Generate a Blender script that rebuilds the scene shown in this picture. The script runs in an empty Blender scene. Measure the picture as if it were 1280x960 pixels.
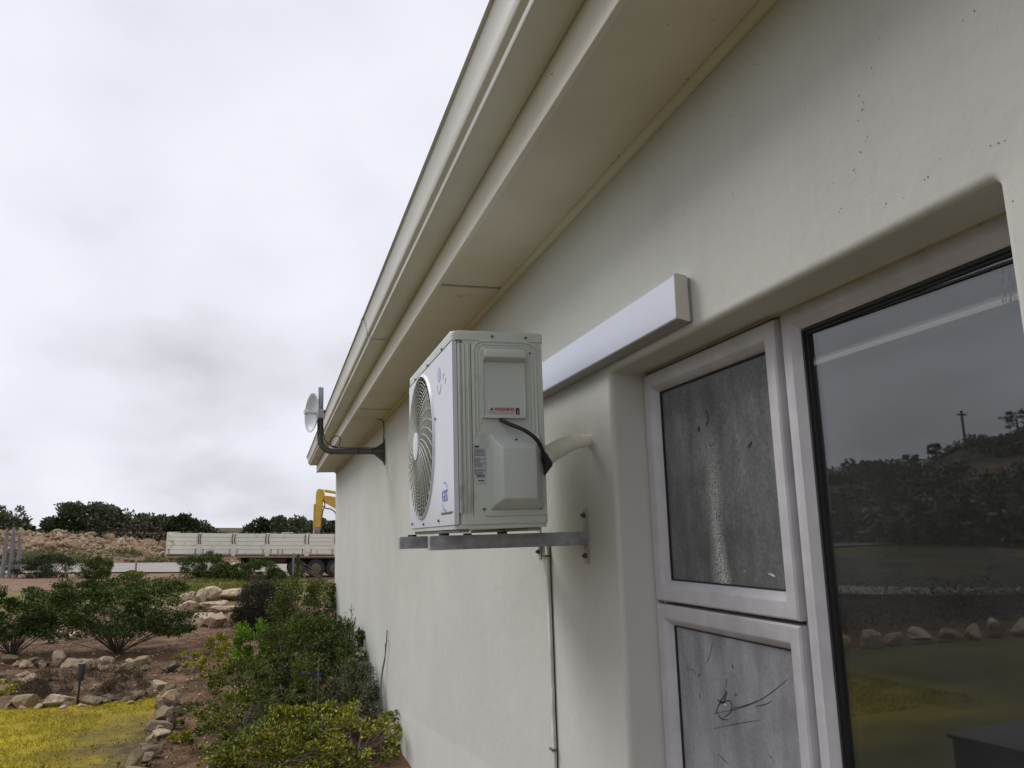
import bpy, bmesh, math, random
import numpy as np
from mathutils import Vector, Matrix, noise
random.seed(7); rng = np.random.default_rng(7)
sc = bpy.context.scene
col = sc.collection
H0 = 1.6                                    # eye height above the lawn

# ---------------------------------------------------------------- camera
CF = Vector((0.27833901, 0.94315894, 0.18160016))
CR = Vector((0.96019836, -0.27783961, -0.02871001))
CU = Vector((-0.02337761, -0.18236329, 0.98295326))
FPX = 1014.65
cam = bpy.data.cameras.new('camera'); co = bpy.data.objects.new('camera', cam); col.objects.link(co)
cam.sensor_width = 36; cam.lens = FPX / 1280 * 36; cam.clip_start = .05; cam.clip_end = 6000
co.matrix_world = Matrix(((CR.x, CU.x, -CF.x, 0), (CR.y, CU.y, -CF.y, 0), (CR.z, CU.z, -CF.z, H0), (0, 0, 0, 1)))
sc.camera = co

# ---------------------------------------------------------------- world, sun, exposure
SUN_EL, SUN_AZ = math.radians(41), math.radians(-41)      # azimuth from +Y towards +X
w = bpy.data.worlds.new('World'); sc.world = w; w.use_nodes = True
nt = w.node_tree; nt.nodes.clear()
def N(nt, t, **kw):
    n = nt.nodes.new(t)
    for k, v in kw.items():
        if k.startswith('i_'):
            n.inputs[k[2:].replace('_', ' ')].default_value = v
        else: setattr(n, k, v)
    return n
def ramp(nt, stops, inp=None, interp='LINEAR'):
    r = nt.nodes.new('ShaderNodeValToRGB'); r.color_ramp.interpolation = interp
    e = r.color_ramp.elements
    while len(e) < len(stops): e.new(.5)
    for k, (p, c) in enumerate(stops):
        e[k].position = p
        c = (c, c, c) if isinstance(c, (int, float)) else c
        e[k].color = (c[0], c[1], c[2], 1)
    if inp is not None: nt.links.new(inp, r.inputs[0])
    return r
def math_n(nt, op, a, b=None, c=None):
    m = nt.nodes.new('ShaderNodeMath'); m.operation = op
    for k, v in enumerate((a, b, c)):
        if v is None: continue
        if isinstance(v, (int, float)): m.inputs[k].default_value = v
        else: nt.links.new(v, m.inputs[k])
    return m.outputs[0]
def mix_c(nt, f, a, b, mode='MIX'):
    m = nt.nodes.new('ShaderNodeMix'); m.data_type = 'RGBA'; m.blend_type = mode
    for k, v in ((0, f), (6, a), (7, b)):
        if isinstance(v, (int, float)): m.inputs[k].default_value = v
        elif isinstance(v, tuple): m.inputs[k].default_value = (*v[:3], 1)
        else: nt.links.new(v, m.inputs[k])
    return m.outputs[2]
sky = N(nt, 'ShaderNodeTexSky', sky_type='NISHITA', sun_disc=False)
sky.sun_elevation = SUN_EL; sky.sun_rotation = SUN_AZ
tc = N(nt, 'ShaderNodeTexCoord'); sep = N(nt, 'ShaderNodeSeparateXYZ'); nt.links.new(tc.outputs['Generated'], sep.inputs[0])
zc = math_n(nt, 'ADD', math_n(nt, 'MAXIMUM', sep.outputs[2], 0.0), 0.30)
cmb = N(nt, 'ShaderNodeCombineXYZ')
nt.links.new(math_n(nt, 'DIVIDE', sep.outputs[0], zc), cmb.inputs[0]); nt.links.new(math_n(nt, 'DIVIDE', sep.outputs[1], zc), cmb.inputs[1])
mp = N(nt, 'ShaderNodeMapping'); nt.links.new(cmb.outputs[0], mp.inputs[0]); mp.inputs['Location'].default_value = (5.15, 2.05, 0); mp.inputs['Scale'].default_value = (1.5, 1.2, 1)
n1 = N(nt, 'ShaderNodeTexNoise', i_Scale=1.3, i_Detail=8.0, i_Roughness=.47, i_Distortion=.08); nt.links.new(mp.outputs[0], n1.inputs['Vector'])
n2 = N(nt, 'ShaderNodeTexNoise', i_Scale=.42, i_Detail=3.0, i_Roughness=.5); nt.links.new(mp.outputs[0], n2.inputs['Vector'])
nn = math_n(nt, 'ADD', math_n(nt, 'MULTIPLY', n1.outputs[0], .62), math_n(nt, 'MULTIPLY', n2.outputs[0], .38))
cl = ramp(nt, [(.36, (.58, .59, .64)), (.45, (.69, .70, .755)), (.515, (.77, .78, .855)), (.60, (.83, .84, .91))], nn)
clx = N(nt, 'ShaderNodeVectorMath', operation='SCALE'); clx.inputs['Scale'].default_value = 10.0; nt.links.new(cl.outputs[0], clx.inputs[0])
thin = ramp(nt, [(.60, .98), (.75, .86)], nn)
wc = mix_c(nt, thin.outputs[0], sky.outputs[0], clx.outputs[0])
bg = N(nt, 'ShaderNodeBackground'); bg.inputs[1].default_value = .1
nt.links.new(wc, bg.inputs[0]); wo = N(nt, 'ShaderNodeOutputWorld'); nt.links.new(bg.outputs[0], wo.inputs[0])
sl = bpy.data.lights.new('sun', 'SUN'); sl.energy = 1.8; sl.angle = math.radians(26); sl.color = (1, .97, .93)
so = bpy.data.objects.new('sun', sl); col.objects.link(so)
sd = Vector((math.cos(SUN_EL) * math.sin(SUN_AZ), math.cos(SUN_EL) * math.cos(SUN_AZ), math.sin(SUN_EL)))
so.rotation_euler = sd.to_track_quat('Z', 'Y').to_euler(); so.location = sd * 40
vs = sc.view_settings; vs.view_transform = 'Standard'; vs.look = 'None'; vs.exposure = 0.10; vs.gamma = 1; vs.use_curve_mapping = False
sc.cycles.max_bounces = 7; sc.cycles.transparent_max_bounces = 8; sc.cycles.use_denoising = True

# ---------------------------------------------------------------- materials
M = {}
def mat(name, c, rough=.7, metal=0., var=None, scale=6., detail=4., bump=0., bscale=40., spec=.5, rand=0., stretch=None, stain=None, coat=0.):
    m = bpy.data.materials.new(name); m.use_nodes = True; t = m.node_tree; b = t.nodes['Principled BSDF']
    b.inputs['Roughness'].default_value = rough; b.inputs['Metallic'].default_value = metal
    b.inputs['Specular IOR Level'].default_value = spec; b.inputs['Coat Weight'].default_value = coat
    tcn = N(t, 'ShaderNodeTexCoord'); v = tcn.outputs['Object']
    if stretch:
        mpn = N(t, 'ShaderNodeMapping'); mpn.inputs['Scale'].default_value = stretch; t.links.new(v, mpn.inputs[0]); v = mpn.outputs[0]
    out = None
    if var is not None:
        n = N(t, 'ShaderNodeTexNoise', i_Scale=scale, i_Detail=detail, i_Roughness=.6); t.links.new(v, n.inputs['Vector'])
        r = ramp(t, [(.32, var), (.66, c)], n.outputs[0]); out = r.outputs[0]
    else:
        rgb = N(t, 'ShaderNodeRGB'); rgb.outputs[0].default_value = (*c, 1); out = rgb.outputs[0]
    if stain is not None:
        n = N(t, 'ShaderNodeTexNoise', i_Scale=stain[1], i_Detail=6., i_Roughness=.65); t.links.new(tcn.outputs['Object'], n.inputs['Vector'])
        r = ramp(t, [(stain[2], 0.), (stain[3], 1.)], n.outputs[0]); out = mix_c(t, r.outputs[0], out, stain[0])
    if rand:
        g = N(t, 'ShaderNodeNewGeometry'); r = ramp(t, [(0, 1 - rand), (1, 1 + rand)], g.outputs['Random Per Island'])
        hs = N(t, 'ShaderNodeHueSaturation'); t.links.new(out, hs.inputs['Color']); t.links.new(r.outputs[0], hs.inputs['Value'])
        r.color_ramp.elements[1].color = (1, 1, 1, 1); r.color_ramp.elements[0].color = (1 - rand,) * 3 + (1,)
        out = hs.outputs[0]
    t.links.new(out, b.inputs['Base Color'])
    if bump:
        n = N(t, 'ShaderNodeTexNoise', i_Scale=bscale, i_Detail=5., i_Roughness=.6); t.links.new(v, n.inputs['Vector'])
        bp = N(t, 'ShaderNodeBump', i_Strength=1.0, i_Distance=bump); t.links.new(n.outputs[0], bp.inputs['Height']); t.links.new(bp.outputs[0], b.inputs['Normal'])
    M[name] = m; return m
def bsdf(m): return M[m].node_tree, M[m].node_tree.nodes['Principled BSDF']

mat('plaster', (.595, .595, .55), .85, var=(.55, .55, .51), scale=1.3, detail=8, bump=.0016, bscale=26)
# streaks, specks and fine cracks in the plaster
t, b = bsdf('plaster'); src = b.inputs['Base Color'].links[0].from_socket
tcn = N(t, 'ShaderNodeTexCoord'); b0 = b.inputs['Normal'].links[0].from_node; n = N(t, 'ShaderNodeTexNoise', i_Scale=5.5, i_Detail=3., i_Roughness=.5); t.links.new(tcn.outputs['Object'], n.inputs['Vector'])
b1 = N(t, 'ShaderNodeBump', i_Strength=.6, i_Distance=.006); t.links.new(n.outputs[0], b1.inputs['Height']); t.links.new(b1.outputs[0], b0.inputs['Normal'])
n = N(t, 'ShaderNodeTexNoise', i_Scale=.9, i_Detail=5., i_Roughness=.6); t.links.new(tcn.outputs['Object'], n.inputs['Vector']); src = mix_c(t, 1., src, ramp(t, [(.35, .94), (.65, 1.03)], n.outputs[0]).outputs[0], 'MULTIPLY')
mpn = N(t, 'ShaderNodeMapping'); mpn.inputs['Scale'].default_value = (1, 7., .55); t.links.new(tcn.outputs['Object'], mpn.inputs[0])
n = N(t, 'ShaderNodeTexNoise', i_Scale=3.0, i_Detail=6., i_Roughness=.6); t.links.new(mpn.outputs[0], n.inputs['Vector'])
r = ramp(t, [(.45, 1.), (.8, .965)], n.outputs[0]); src = mix_c(t, 1., src, r.outputs[0], 'MULTIPLY')
mpn = N(t, 'ShaderNodeMapping'); mpn.inputs['Scale'].default_value = (1, 1.6, 1.); t.links.new(tcn.outputs['Object'], mpn.inputs[0])
n = N(t, 'ShaderNodeTexNoise', i_Scale=60., i_Detail=3., i_Roughness=.6); t.links.new(mpn.outputs[0], n.inputs['Vector'])
n2 = N(t, 'ShaderNodeTexNoise', i_Scale=3.5, i_Detail=2.); t.links.new(mpn.outputs[0], n2.inputs['Vector'])
sp = math_n(t, 'MULTIPLY', ramp(t, [(.68, 0.), (.74, 1.)], n.outputs[0]).outputs[0], ramp(t, [(.52, 0.), (.66, .8)], n2.outputs[0]).outputs[0])
src = mix_c(t, sp, src, (.16, .13, .10)); t.links.new(src, b.inputs['Base Color'])
mat('eaves_board', (.70, .66, .56), .75, var=(.64, .60, .50), scale=3, bump=.0005, bscale=20, stain=((.25, .2, .13), 9, .66, .80))
mat('eaves_paint', (.76, .73, .64), .6, var=(.69, .66, .57), scale=2.5, stain=((.33, .28, .2), 7, .68, .85))
mat('gutter_paint', (.72, .71, .65), .4, var=(.64, .63, .57), scale=2.2, stain=((.28, .26, .2), 5, .66, .85))
mat('roof_sheet', (.30, .31, .31), .5, var=(.24, .25, .25), scale=2)
mat('frame_paint', (.57, .552, .58), .5, var=(.47, .455, .48), scale=14, bump=.0004, bscale=60, stain=((.60, .57, .57), 20, .62, .80))
mat('gasket', (.015, .015, .017), .6); mat('scratch', (.075, .075, .082), .6); mat('crack', (.20, .175, .14), .9)
mat('sealant', (.52, .44, .33), .6, var=(.4, .33, .24), scale=30)
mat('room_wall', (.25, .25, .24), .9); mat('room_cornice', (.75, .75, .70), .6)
mat('casing', (.55, .585, .53), .42, var=(.49, .52, .47), scale=4, stain=((.34, .33, .27), 12, .58, .80))
mat('cover_plastic', (.52, .555, .515), .38, var=(.49, .52, .48), scale=5)
mat('front_white', (.63, .64, .70), .3, var=(.59, .60, .66), scale=5)
mat('grille_plastic', (.50, .51, .46), .45, var=(.40, .41, .35), scale=8)
mat('dark_inside', (.025, .027, .024), .8); mat('fan_plastic_throat_shade', (.07, .075, .07), .5)
mat('logo_blue', (.20, .25, .52), .4); mat('logo_faded', (.38, .40, .58), .4)
mat('warn_red', (.42, .07, .09), .5); mat('ink', (.04, .04, .05), .5); mat('label_grey', (.46, .48, .50), .4)
mat('screw', (.14, .13, .12), .4, .7)
mat('light_cover', (.73, .77, .89), .32, var=(.70, .74, .86), scale=3); mat('light_cap', (.62, .60, .56), .45, var=(.56, .54, .50), scale=9)
mat('light_base', (.34, .33, .31), .5)
mat('galvanised', (.46, .475, .51), .5, .45, var=(.24, .25, .27), scale=22, detail=6, bump=.0003, bscale=90, stain=((.16, .10, .06), 16, .70, .82))
mat('rusty_plate', (.52, .51, .49), .6, .3, var=(.36, .28, .22), scale=38, detail=5)
mat('rubber', (.012, .012, .013), .55); mat('lagging', (.86, .84, .72), .6, var=(.76, .73, .60), scale=16, bump=.002, bscale=22)
mat('conduit_pvc', (.74, .74, .72), .5, var=(.5, .48, .43), scale=8)
mat('pipe_paint', (.115, .115, .11), .45, .2, var=(.08, .08, .075), scale=10); mat('mast_metal', (.30, .32, .36), .45, .5)
mat('dish_white', (.60, .62, .65), .4, var=(.52, .54, .57), scale=6)
def rock_mat(name, c, d, lich):
    mat(name, c, .9, var=d, scale=9, detail=9, bump=.035, bscale=16, spec=.15, stain=(lich, 11., .50, .68))
rock_mat('rock_peach', (.66, .51, .37), (.42, .31, .21), (.19, .16, .12))
rock_mat('rock_grey', (.38, .30, .21), (.20, .155, .105), (.11, .09, .06))
rock_mat('rock_dark', (.20, .155, .11), (.10, .075, .055), (.30, .24, .16))
rock_mat('rock_mossy', (.42, .33, .20), (.24, .18, .11), (.17, .145, .07))
rock_mat('rubble', (.48, .34, .21), (.24, .165, .105), (.13, .10, .06))
def leaf_mat(name, c, d, rand=.55, rough=.6):
    mat(name, tuple(min(1, q_ * 1.55) for q_ in c), rough, var=tuple(q_ * 1.55 for q_ in d), scale=3.5, rand=rand, spec=.12)
    t, b = bsdf(name)
    b.inputs['Subsurface Weight'].default_value = 0
leaf_mat('leaf_green', (.12, .165, .034), (.055, .085, .020), .7)
leaf_mat('leaf_dark', (.052, .074, .025), (.026, .040, .015))
leaf_mat('leaf_bright', (.18, .30, .03), (.10, .19, .02))
leaf_mat('leaf_yellow', (.42, .40, .035), (.17, .20, .025), .72)
leaf_mat('leaf_olive', (.17, .19, .040), (.07, .09, .022), .7)
leaf_mat('leaf_greybush', (.075, .068, .048), (.042, .040, .03))
leaf_mat('leaf_silver', (.20, .20, .13), (.11, .12, .075))
leaf_mat('leaf_dry', (.17, .125, .075), (.10, .072, .043), .4)
leaf_mat('leaf_tree', (.135, .145, .085), (.070, .080, .050))
leaf_mat('leaf_tree_warm', (.12, .095, .06), (.06, .055, .036))
leaf_mat('blade_verge', (.17, .17, .035), (.10, .115, .028), .45)
leaf_mat('petal_blue', (.16, .22, .72), (.12, .16, .6), .3); leaf_mat('petal_mauve', (.30, .25, .42), (.2, .16, .3), .3); leaf_mat('petal_white', (.6, .58, .5), (.4, .4, .36), .3)
leaf_mat('blade', (.37, .315, .026), (.25, .235, .022), .55)
mat('bark', (.13, .105, .085), .9, var=(.07, .055, .045), scale=12, bump=.005, bscale=20); mat('bark_pale', (.36, .34, .30), .9, var=(.2, .18, .15), scale=3)
mat('twig', (.16, .13, .11), .9)
mat('weathered_wood', (.30, .28, .29), .9, var=(.16, .145, .15), scale=3, stretch=(6, 6, .6), detail=6, bump=.006, bscale=10)
mat('post_metal', (.25, .25, .24), .6, .4)
mat('trailer_white', (.88, .86, .76), .6, var=(.78, .75, .64), scale=1.2, stain=((.34, .22, .12), 2.6, .58, .78))
mat('trailer_rust', (.24, .15, .09), .8, var=(.38, .30, .2), scale=5); mat('trailer_frame', (.05, .04, .036), .7, var=(.10, .07, .05), scale=3)
mat('tyre', (.018, .018, .018), .85, var=(.05, .045, .04), scale=6); mat('wheel_rim', (.16, .13, .10), .6, var=(.09, .07, .05), scale=6)
mat('digger_yellow', (.66, .46, .04), .5, var=(.52, .31, .05), scale=1.6, stain=((.16, .08, .04), 3, .62, .78)); mat('digger_black', (.03, .03, .03), .6)
mat('steel_bright', (.6, .6, .6), .3, .8); mat('cab_glass', (.04, .05, .06), .08); mat('bucket_steel', (.35, .33, .30), .6, .4, var=(.2, .15, .1), scale=3)
mat('black_plastic', (.02, .02, .02), .5); mat('dark_timber', (.035, .03, .025), .8, var=(.02, .018, .015), scale=8)
mat('mound_soil', (.38, .28, .20), .95, var=(.15, .115, .085), scale=.5, detail=9, bump=.12, bscale=1.6)
mat('concrete_path', (.24, .21, .18), .9, var=(.15, .13, .11), scale=1., detail=8, bump=.02, bscale=4)

# obscured glass of the two small sashes: weathered, dusty, streaked
def dusty_glass(name, c1, c2, rough, streak):
    m = bpy.data.materials.new(name); m.use_nodes = True; t = m.node_tree; b = t.nodes['Principled BSDF']; M[name] = m
    tcn = N(t, 'ShaderNodeTexCoord')
    n = N(t, 'ShaderNodeTexNoise', i_Scale=6., i_Detail=9., i_Roughness=.7); t.links.new(tcn.outputs['Object'], n.inputs['Vector'])
    base = ramp(t, [(.3, c1), (.7, c2)], n.outputs[0]).outputs[0]
    mpn = N(t, 'ShaderNodeMapping'); mpn.inputs['Scale'].default_value = (1, 1, .22); t.links.new(tcn.outputs['Object'], mpn.inputs[0])
    n3 = N(t, 'ShaderNodeTexNoise', i_Scale=16., i_Detail=5., i_Roughness=.6); t.links.new(mpn.outputs[0], n3.inputs['Vector'])
    base = mix_c(t, 1., base, ramp(t, [(.3, .72), (.7, 1.25)], n3.outputs[0]).outputs[0], 'MULTIPLY')
    nm_ = N(t, 'ShaderNodeTexNoise', i_Scale=95., i_Detail=4., i_Roughness=.7); t.links.new(tcn.outputs['Object'], nm_.inputs['Vector'])
    base = mix_c(t, 1., base, ramp(t, [(.35, .76 if streak else .88), (.65, 1.2 if streak else 1.1)], nm_.outputs[0]).outputs[0], 'MULTIPLY')
    if streak:   # mineral run-off: a crazed pale streak down the pane
        s = N(t, 'ShaderNodeSeparateXYZ'); t.links.new(tcn.outputs['Object'], s.inputs[0])
        wob = N(t, 'ShaderNodeTexNoise', i_Scale=4., i_Detail=3.); t.links.new(tcn.outputs['Object'], wob.inputs['Vector'])
        yy = math_n(t, 'ADD', s.outputs[1], math_n(t, 'MULTIPLY', math_n(t, 'SUBTRACT', wob.outputs[0], .5), .12))
        d = math_n(t, 'ABSOLUTE', math_n(t, 'SUBTRACT', yy, streak[0]))
        f1 = ramp(t, [(.008, 1.), (.05, 0.)], d).outputs[0]
        fz = ramp(t, [(streak[1], 1.), (streak[2], 0.)], math_n(t, 'SUBTRACT', s.outputs[2], 1.0)).outputs[0]
        cr = N(t, 'ShaderNodeTexVoronoi', feature='DISTANCE_TO_EDGE', i_Scale=150.); t.links.new(tcn.outputs['Object'], cr.inputs['Vector'])
        cf = ramp(t, [(.02, 0.), (.2, 1.)], cr.outputs[0]).outputs[0]
        base = mix_c(t, math_n(t, 'MULTIPLY', math_n(t, 'MULTIPLY', f1, fz), cf), base, (.80, .80, .77))
    t.links.new(base, b.inputs['Base Color']); b.inputs['Roughness'].default_value = rough
    n4 = N(t, 'ShaderNodeTexNoise', i_Scale=220., i_Detail=2.); t.links.new(tcn.outputs['Object'], n4.inputs['Vector'])
    bp = N(t, 'ShaderNodeBump', i_Strength=.35, i_Distance=.0006); t.links.new(n4.outputs[0], bp.inputs['Height']); t.links.new(bp.outputs[0], b.inputs['Normal'])
dusty_glass('glass_dusty_dark', (.085, .09, .095), (.20, .205, .212), .30, (1.93, .48, .90))
dusty_glass('glass_dusty_pale', (.25, .25, .275), (.40, .40, .43), .45, None)
# clear pane: mirrors the garden and lets the dim room show
m = bpy.data.materials.new('pane_glass'); m.use_nodes = True; t = m.node_tree; t.nodes.clear(); M['pane_glass'] = m
geo = N(t, 'ShaderNodeNewGeometry'); dt = N(t, 'ShaderNodeVectorMath', operation='DOT_PRODUCT'); t.links.new(geo.outputs['Normal'], dt.inputs[0]); t.links.new(geo.outputs['Incoming'], dt.inputs[1])
fres = math_n(t, 'ADD', .125, math_n(t, 'MULTIPLY', .875, math_n(t, 'POWER', math_n(t, 'SUBTRACT', 1., math_n(t, 'ABSOLUTE', dt.outputs['Value'])), 5.)))
gl = N(t, 'ShaderNodeBsdfGlossy', i_Roughness=.014); gl.inputs[0].default_value = (.96, .98, 1, 1)
tr = N(t, 'ShaderNodeBsdfTransparent'); tr.inputs[0].default_value = (.52, .54, .53, 1); mx = N(t, 'ShaderNodeMixShader'); ou = N(t, 'ShaderNodeOutputMaterial')
df = N(t, 'ShaderNodeBsdfDiffuse'); df.inputs[0].default_value = (.30, .30, .31, 1); mx2 = N(t, 'ShaderNodeMixShader')
tcn = N(t, 'ShaderNodeTexCoord'); n = N(t, 'ShaderNodeTexNoise', i_Scale=2.5, i_Detail=6., i_Roughness=.6); t.links.new(tcn.outputs['Object'], n.inputs['Vector'])
t.links.new(ramp(t, [(.35, .04), (.75, .11)], n.outputs[0]).outputs[0], mx2.inputs[0])
t.links.new(tr.outputs[0], mx2.inputs[1]); t.links.new(df.outputs[0], mx2.inputs[2])
t.links.new(fres, mx.inputs[0]); t.links.new(mx2.outputs[0], mx.inputs[1]); t.links.new(gl.outputs[0], mx.inputs[2]); t.links.new(mx.outputs[0], ou.inputs[0])

# ---------------------------------------------------------------- helpers
def tag(o, label=None, cat=None, group=None, kind=None):
    if label: o['label'] = label
    if cat: o['category'] = cat
    if group: o['group'] = group
    if kind: o['kind'] = kind
    return o
def empty(name, loc=(0, 0, 0), rz=0, **kw):
    o = bpy.data.objects.new(name, None); col.objects.link(o); o.location = loc; o.rotation_euler = (0, 0, rz); o.empty_display_size = .1
    return tag(o, **kw)
def link(name, me, material=None, parent=None, loc=None):
    o = bpy.data.objects.new(name, me); col.objects.link(o)
    if material is not None:
        me.materials.clear() if False else None
        if not me.materials: me.materials.append(M[material])
    if parent: o.parent = parent
    if loc is not None: o.location = loc
    return o
def build(name, bm, material, parent=None, smooth=False, loc=None, recalc=True):
    if recalc: bmesh.ops.recalc_face_normals(bm, faces=bm.faces[:])
    me = bpy.data.meshes.new(name); bm.to_mesh(me); bm.free()
    if smooth:
        me.polygons.foreach_set('use_smooth', [True] * len(me.polygons))
        try: me.set_sharp_from_angle(angle=math.radians(40))
        except Exception: pass
    return link(name, me, material, parent, loc)
def box(bm, x0, x1, y0, y1, z0, z1, bev=0, seg=2):
    vs = [bm.verts.new((x, y, z)) for x in (x0, x1) for y in (y0, y1) for z in (z0, z1)]
    fs = [bm.faces.new([vs[i] for i in q]) for q in ((0, 1, 3, 2), (4, 6, 7, 5), (0, 4, 5, 1), (2, 3, 7, 6), (0, 2, 6, 4), (1, 5, 7, 3))]
    if bev:
        es = list({e for f in fs for e in f.edges}); bmesh.ops.bevel(bm, geom=es, offset=bev, segments=seg, profile=.5, affect='EDGES')
def mbox(name, mt, parent, *a, bev=0, smooth=None, seg=2, loc=None):
    bm = bmesh.new(); box(bm, *a, bev=bev, seg=seg); return build(name, bm, mt, parent, smooth=bool(bev) if smooth is None else smooth, loc=loc)
def prism(bm, pts, axis, a, b, cap=True):       # closed outline pts (u,v) extruded along axis from a to b
    def P(u, v, t):
        return {'x': (t, u, v), 'y': (u, t, v), 'z': (u, v, t)}[axis]
    A = [bm.verts.new(P(u, v, a)) for u, v in pts]; B = [bm.verts.new(P(u, v, b)) for u, v in pts]; n = len(pts)
    for i in range(n): bm.faces.new((A[i], A[(i + 1) % n], B[(i + 1) % n], B[i]))
    if cap: bm.faces.new(A); bm.faces.new(B[::-1])
def tube(bm, pts, r, n=10, cap=True, closed=False):
    pts = [Vector(p) for p in pts]; rs = r if isinstance(r, (list, tuple)) else [r] * len(pts)
    rings = []; prev = None
    for i, p in enumerate(pts):
        if closed: d = (pts[(i + 1) % len(pts)] - pts[i - 1])
        else: d = (pts[min(i + 1, len(pts) - 1)] - pts[max(i - 1, 0)])
        d.normalize()
        if prev is None:
            u = d.orthogonal().normalized()
        else:
            u = (prev - d * prev.dot(d)); u.normalize()
        prev = u; v = d.cross(u)
        rings.append([bm.verts.new(p + (u * math.cos(2 * math.pi * k / n) + v * math.sin(2 * math.pi * k / n)) * rs[i]) for k in range(n)])
    m = len(rings)
    for i in range(m if closed else m - 1):
        a, b_ = rings[i], rings[(i + 1) % m]
        for k in range(n): bm.faces.new((a[k], a[(k + 1) % n], b_[(k + 1) % n], b_[k]))
    if cap and not closed: bm.faces.new(rings[0][::-1]); bm.faces.new(rings[-1])
def spline(pts, n=8):
    P = [Vector(p) for p in pts]; out = []
    for i in range(len(P) - 1):
        p0 = P[max(i - 1, 0)]; p1 = P[i]; p2 = P[i + 1]; p3 = P[min(i + 2, len(P) - 1)]
        for k in range(n):
            t = k / n
            out.append(.5 * ((2 * p1) + (p2 - p0) * t + (2 * p0 - 5 * p1 + 4 * p2 - p3) * t * t + (3 * p1 - p0 - 3 * p2 + p3) * t ** 3))
    out.append(P[-1]); return out
def cyl(bm, p0, p1, r, n=16): tube(bm, [p0, p1], r, n)
def ZR(z): return z + H0
def sm(a, b_, x):
    t = np.clip((np.asarray(x, float) - a) / (b_ - a), 0, 1); return t * t * (3 - 2 * t)
def text_mesh(body, size, depth=.0004, bold=0.):
    cu = bpy.data.curves.new('lettering', 'FONT'); cu.body = body; cu.size = size; cu.extrude = depth; cu.offset = bold; cu.resolution_u = 3
    cu.align_x = 'LEFT'; o = bpy.data.objects.new('tmp', cu); col.objects.link(o)
    bpy.context.view_layer.update(); me = bpy.data.meshes.new_from_object(o); bpy.data.objects.remove(o); bpy.data.curves.remove(cu); return me

# pixel of the photograph -> point on the ground (used to survey where things stand)
def ray(u, v): return CF + CR * ((u - 640) / FPX) - CU * ((v - 480) / FPX)

# ---------------------------------------------------------------- terrain
def hgt(x, y):
    x = np.asarray(x, float); y = np.asarray(y, float)
    z = -.032 * (np.clip(x, -25, 30) - 4) * sm(12, 34, y)
    r = np.hypot(x, y); az = np.degrees(np.arctan2(x, y))
    el = np.interp(az, [-95, -62, -51.2, -48, -43.5, -39.6, -34, -26, -10, 10, 40], [3.0, 4.3, 4.3, 3.6, 2.5, 2.6, 1.0, .55, .8, .8, .5])
    near = np.where(az < -31, 1., 0.); k = np.asarray(sm(-38, -31, az)); k = 1 - k
    r0 = np.interp(k, [0, 1], [420, 120]); rr = np.clip(r, 0, None)
    hill = (r0 * np.tan(np.radians(el)) + H0) * sm(.36, 1., rr / r0)
    hill = hill * (1 + .12 * np.sin(az * 1.3 + 1) * k * .5) * (y > -50)
    z = z + hill
    return z
def G(px, py, dz=0.):
    d = ray(px, py); t = 3.0
    for _ in range(4000):
        p = d * t
        if p.z + H0 <= float(hgt(p.x, p.y)) or t > 600: break
        t *= 1.004
    return Vector((d.x * t, d.y * t, float(hgt(d.x * t, d.y * t)) + dz)), t
# polygons of the surfaces
LAWN = [(-.93, 6.0), (-.84, 6.6), (-.86, 7.05), (-.92, 7.8), (-.99, 8.6), (-1.08, 9.5), (-1.18, 9.80), (-1.6, 9.82), (-2.6, 9.78), (-3.6, 9.4), (-5, 8.9), (-8.1, 8.64), (-11, 8.2), (-13, 5), (-12, -6), (.2, -6), (.55, -1), (.3, 3.), (-.5, 4.6)]
def sheet(name, fn_in, x0, x1, y0, y1, st, dz, mt, **kw):
    xs = np.arange(x0, x1 + st, st); ys = np.arange(y0, y1 + st, st); X, Y = np.meshgrid(xs, ys)
    return X, Y
def ribbon(name, pts, widths, dz, mt, n=12, cols=7):
    P = spline([(a, b_, 0) for a, b_ in pts], n); W_ = np.interp(np.linspace(0, len(widths) - 1, len(P)), range(len(widths)), widths)
    bm = bmesh.new(); rows = []
    for i, p in enumerate(P):
        d = (P[min(i + 1, len(P) - 1)] - P[max(i - 1, 0)]).normalized(); nrm = Vector((-d.y, d.x, 0)); row = []
        for c in range(cols):
            e = W_[i] * (c / (cols - 1) - .5); q = p + nrm * e * (1 + .08 * noise.noise(p * .3 + Vector((c, 0, 0))))
            row.append(bm.verts.new((q.x, q.y, float(hgt(q.x, q.y)) + dz)))
        rows.append(row)
    for a, b_ in zip(rows, rows[1:]):
        for k in range(cols - 1): bm.faces.new((a[k], a[k + 1], b_[k + 1], b_[k]))
    for v in bm.verts: pass
    return tag(build(name, bm, mt, smooth=True), kind='structure')

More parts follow.
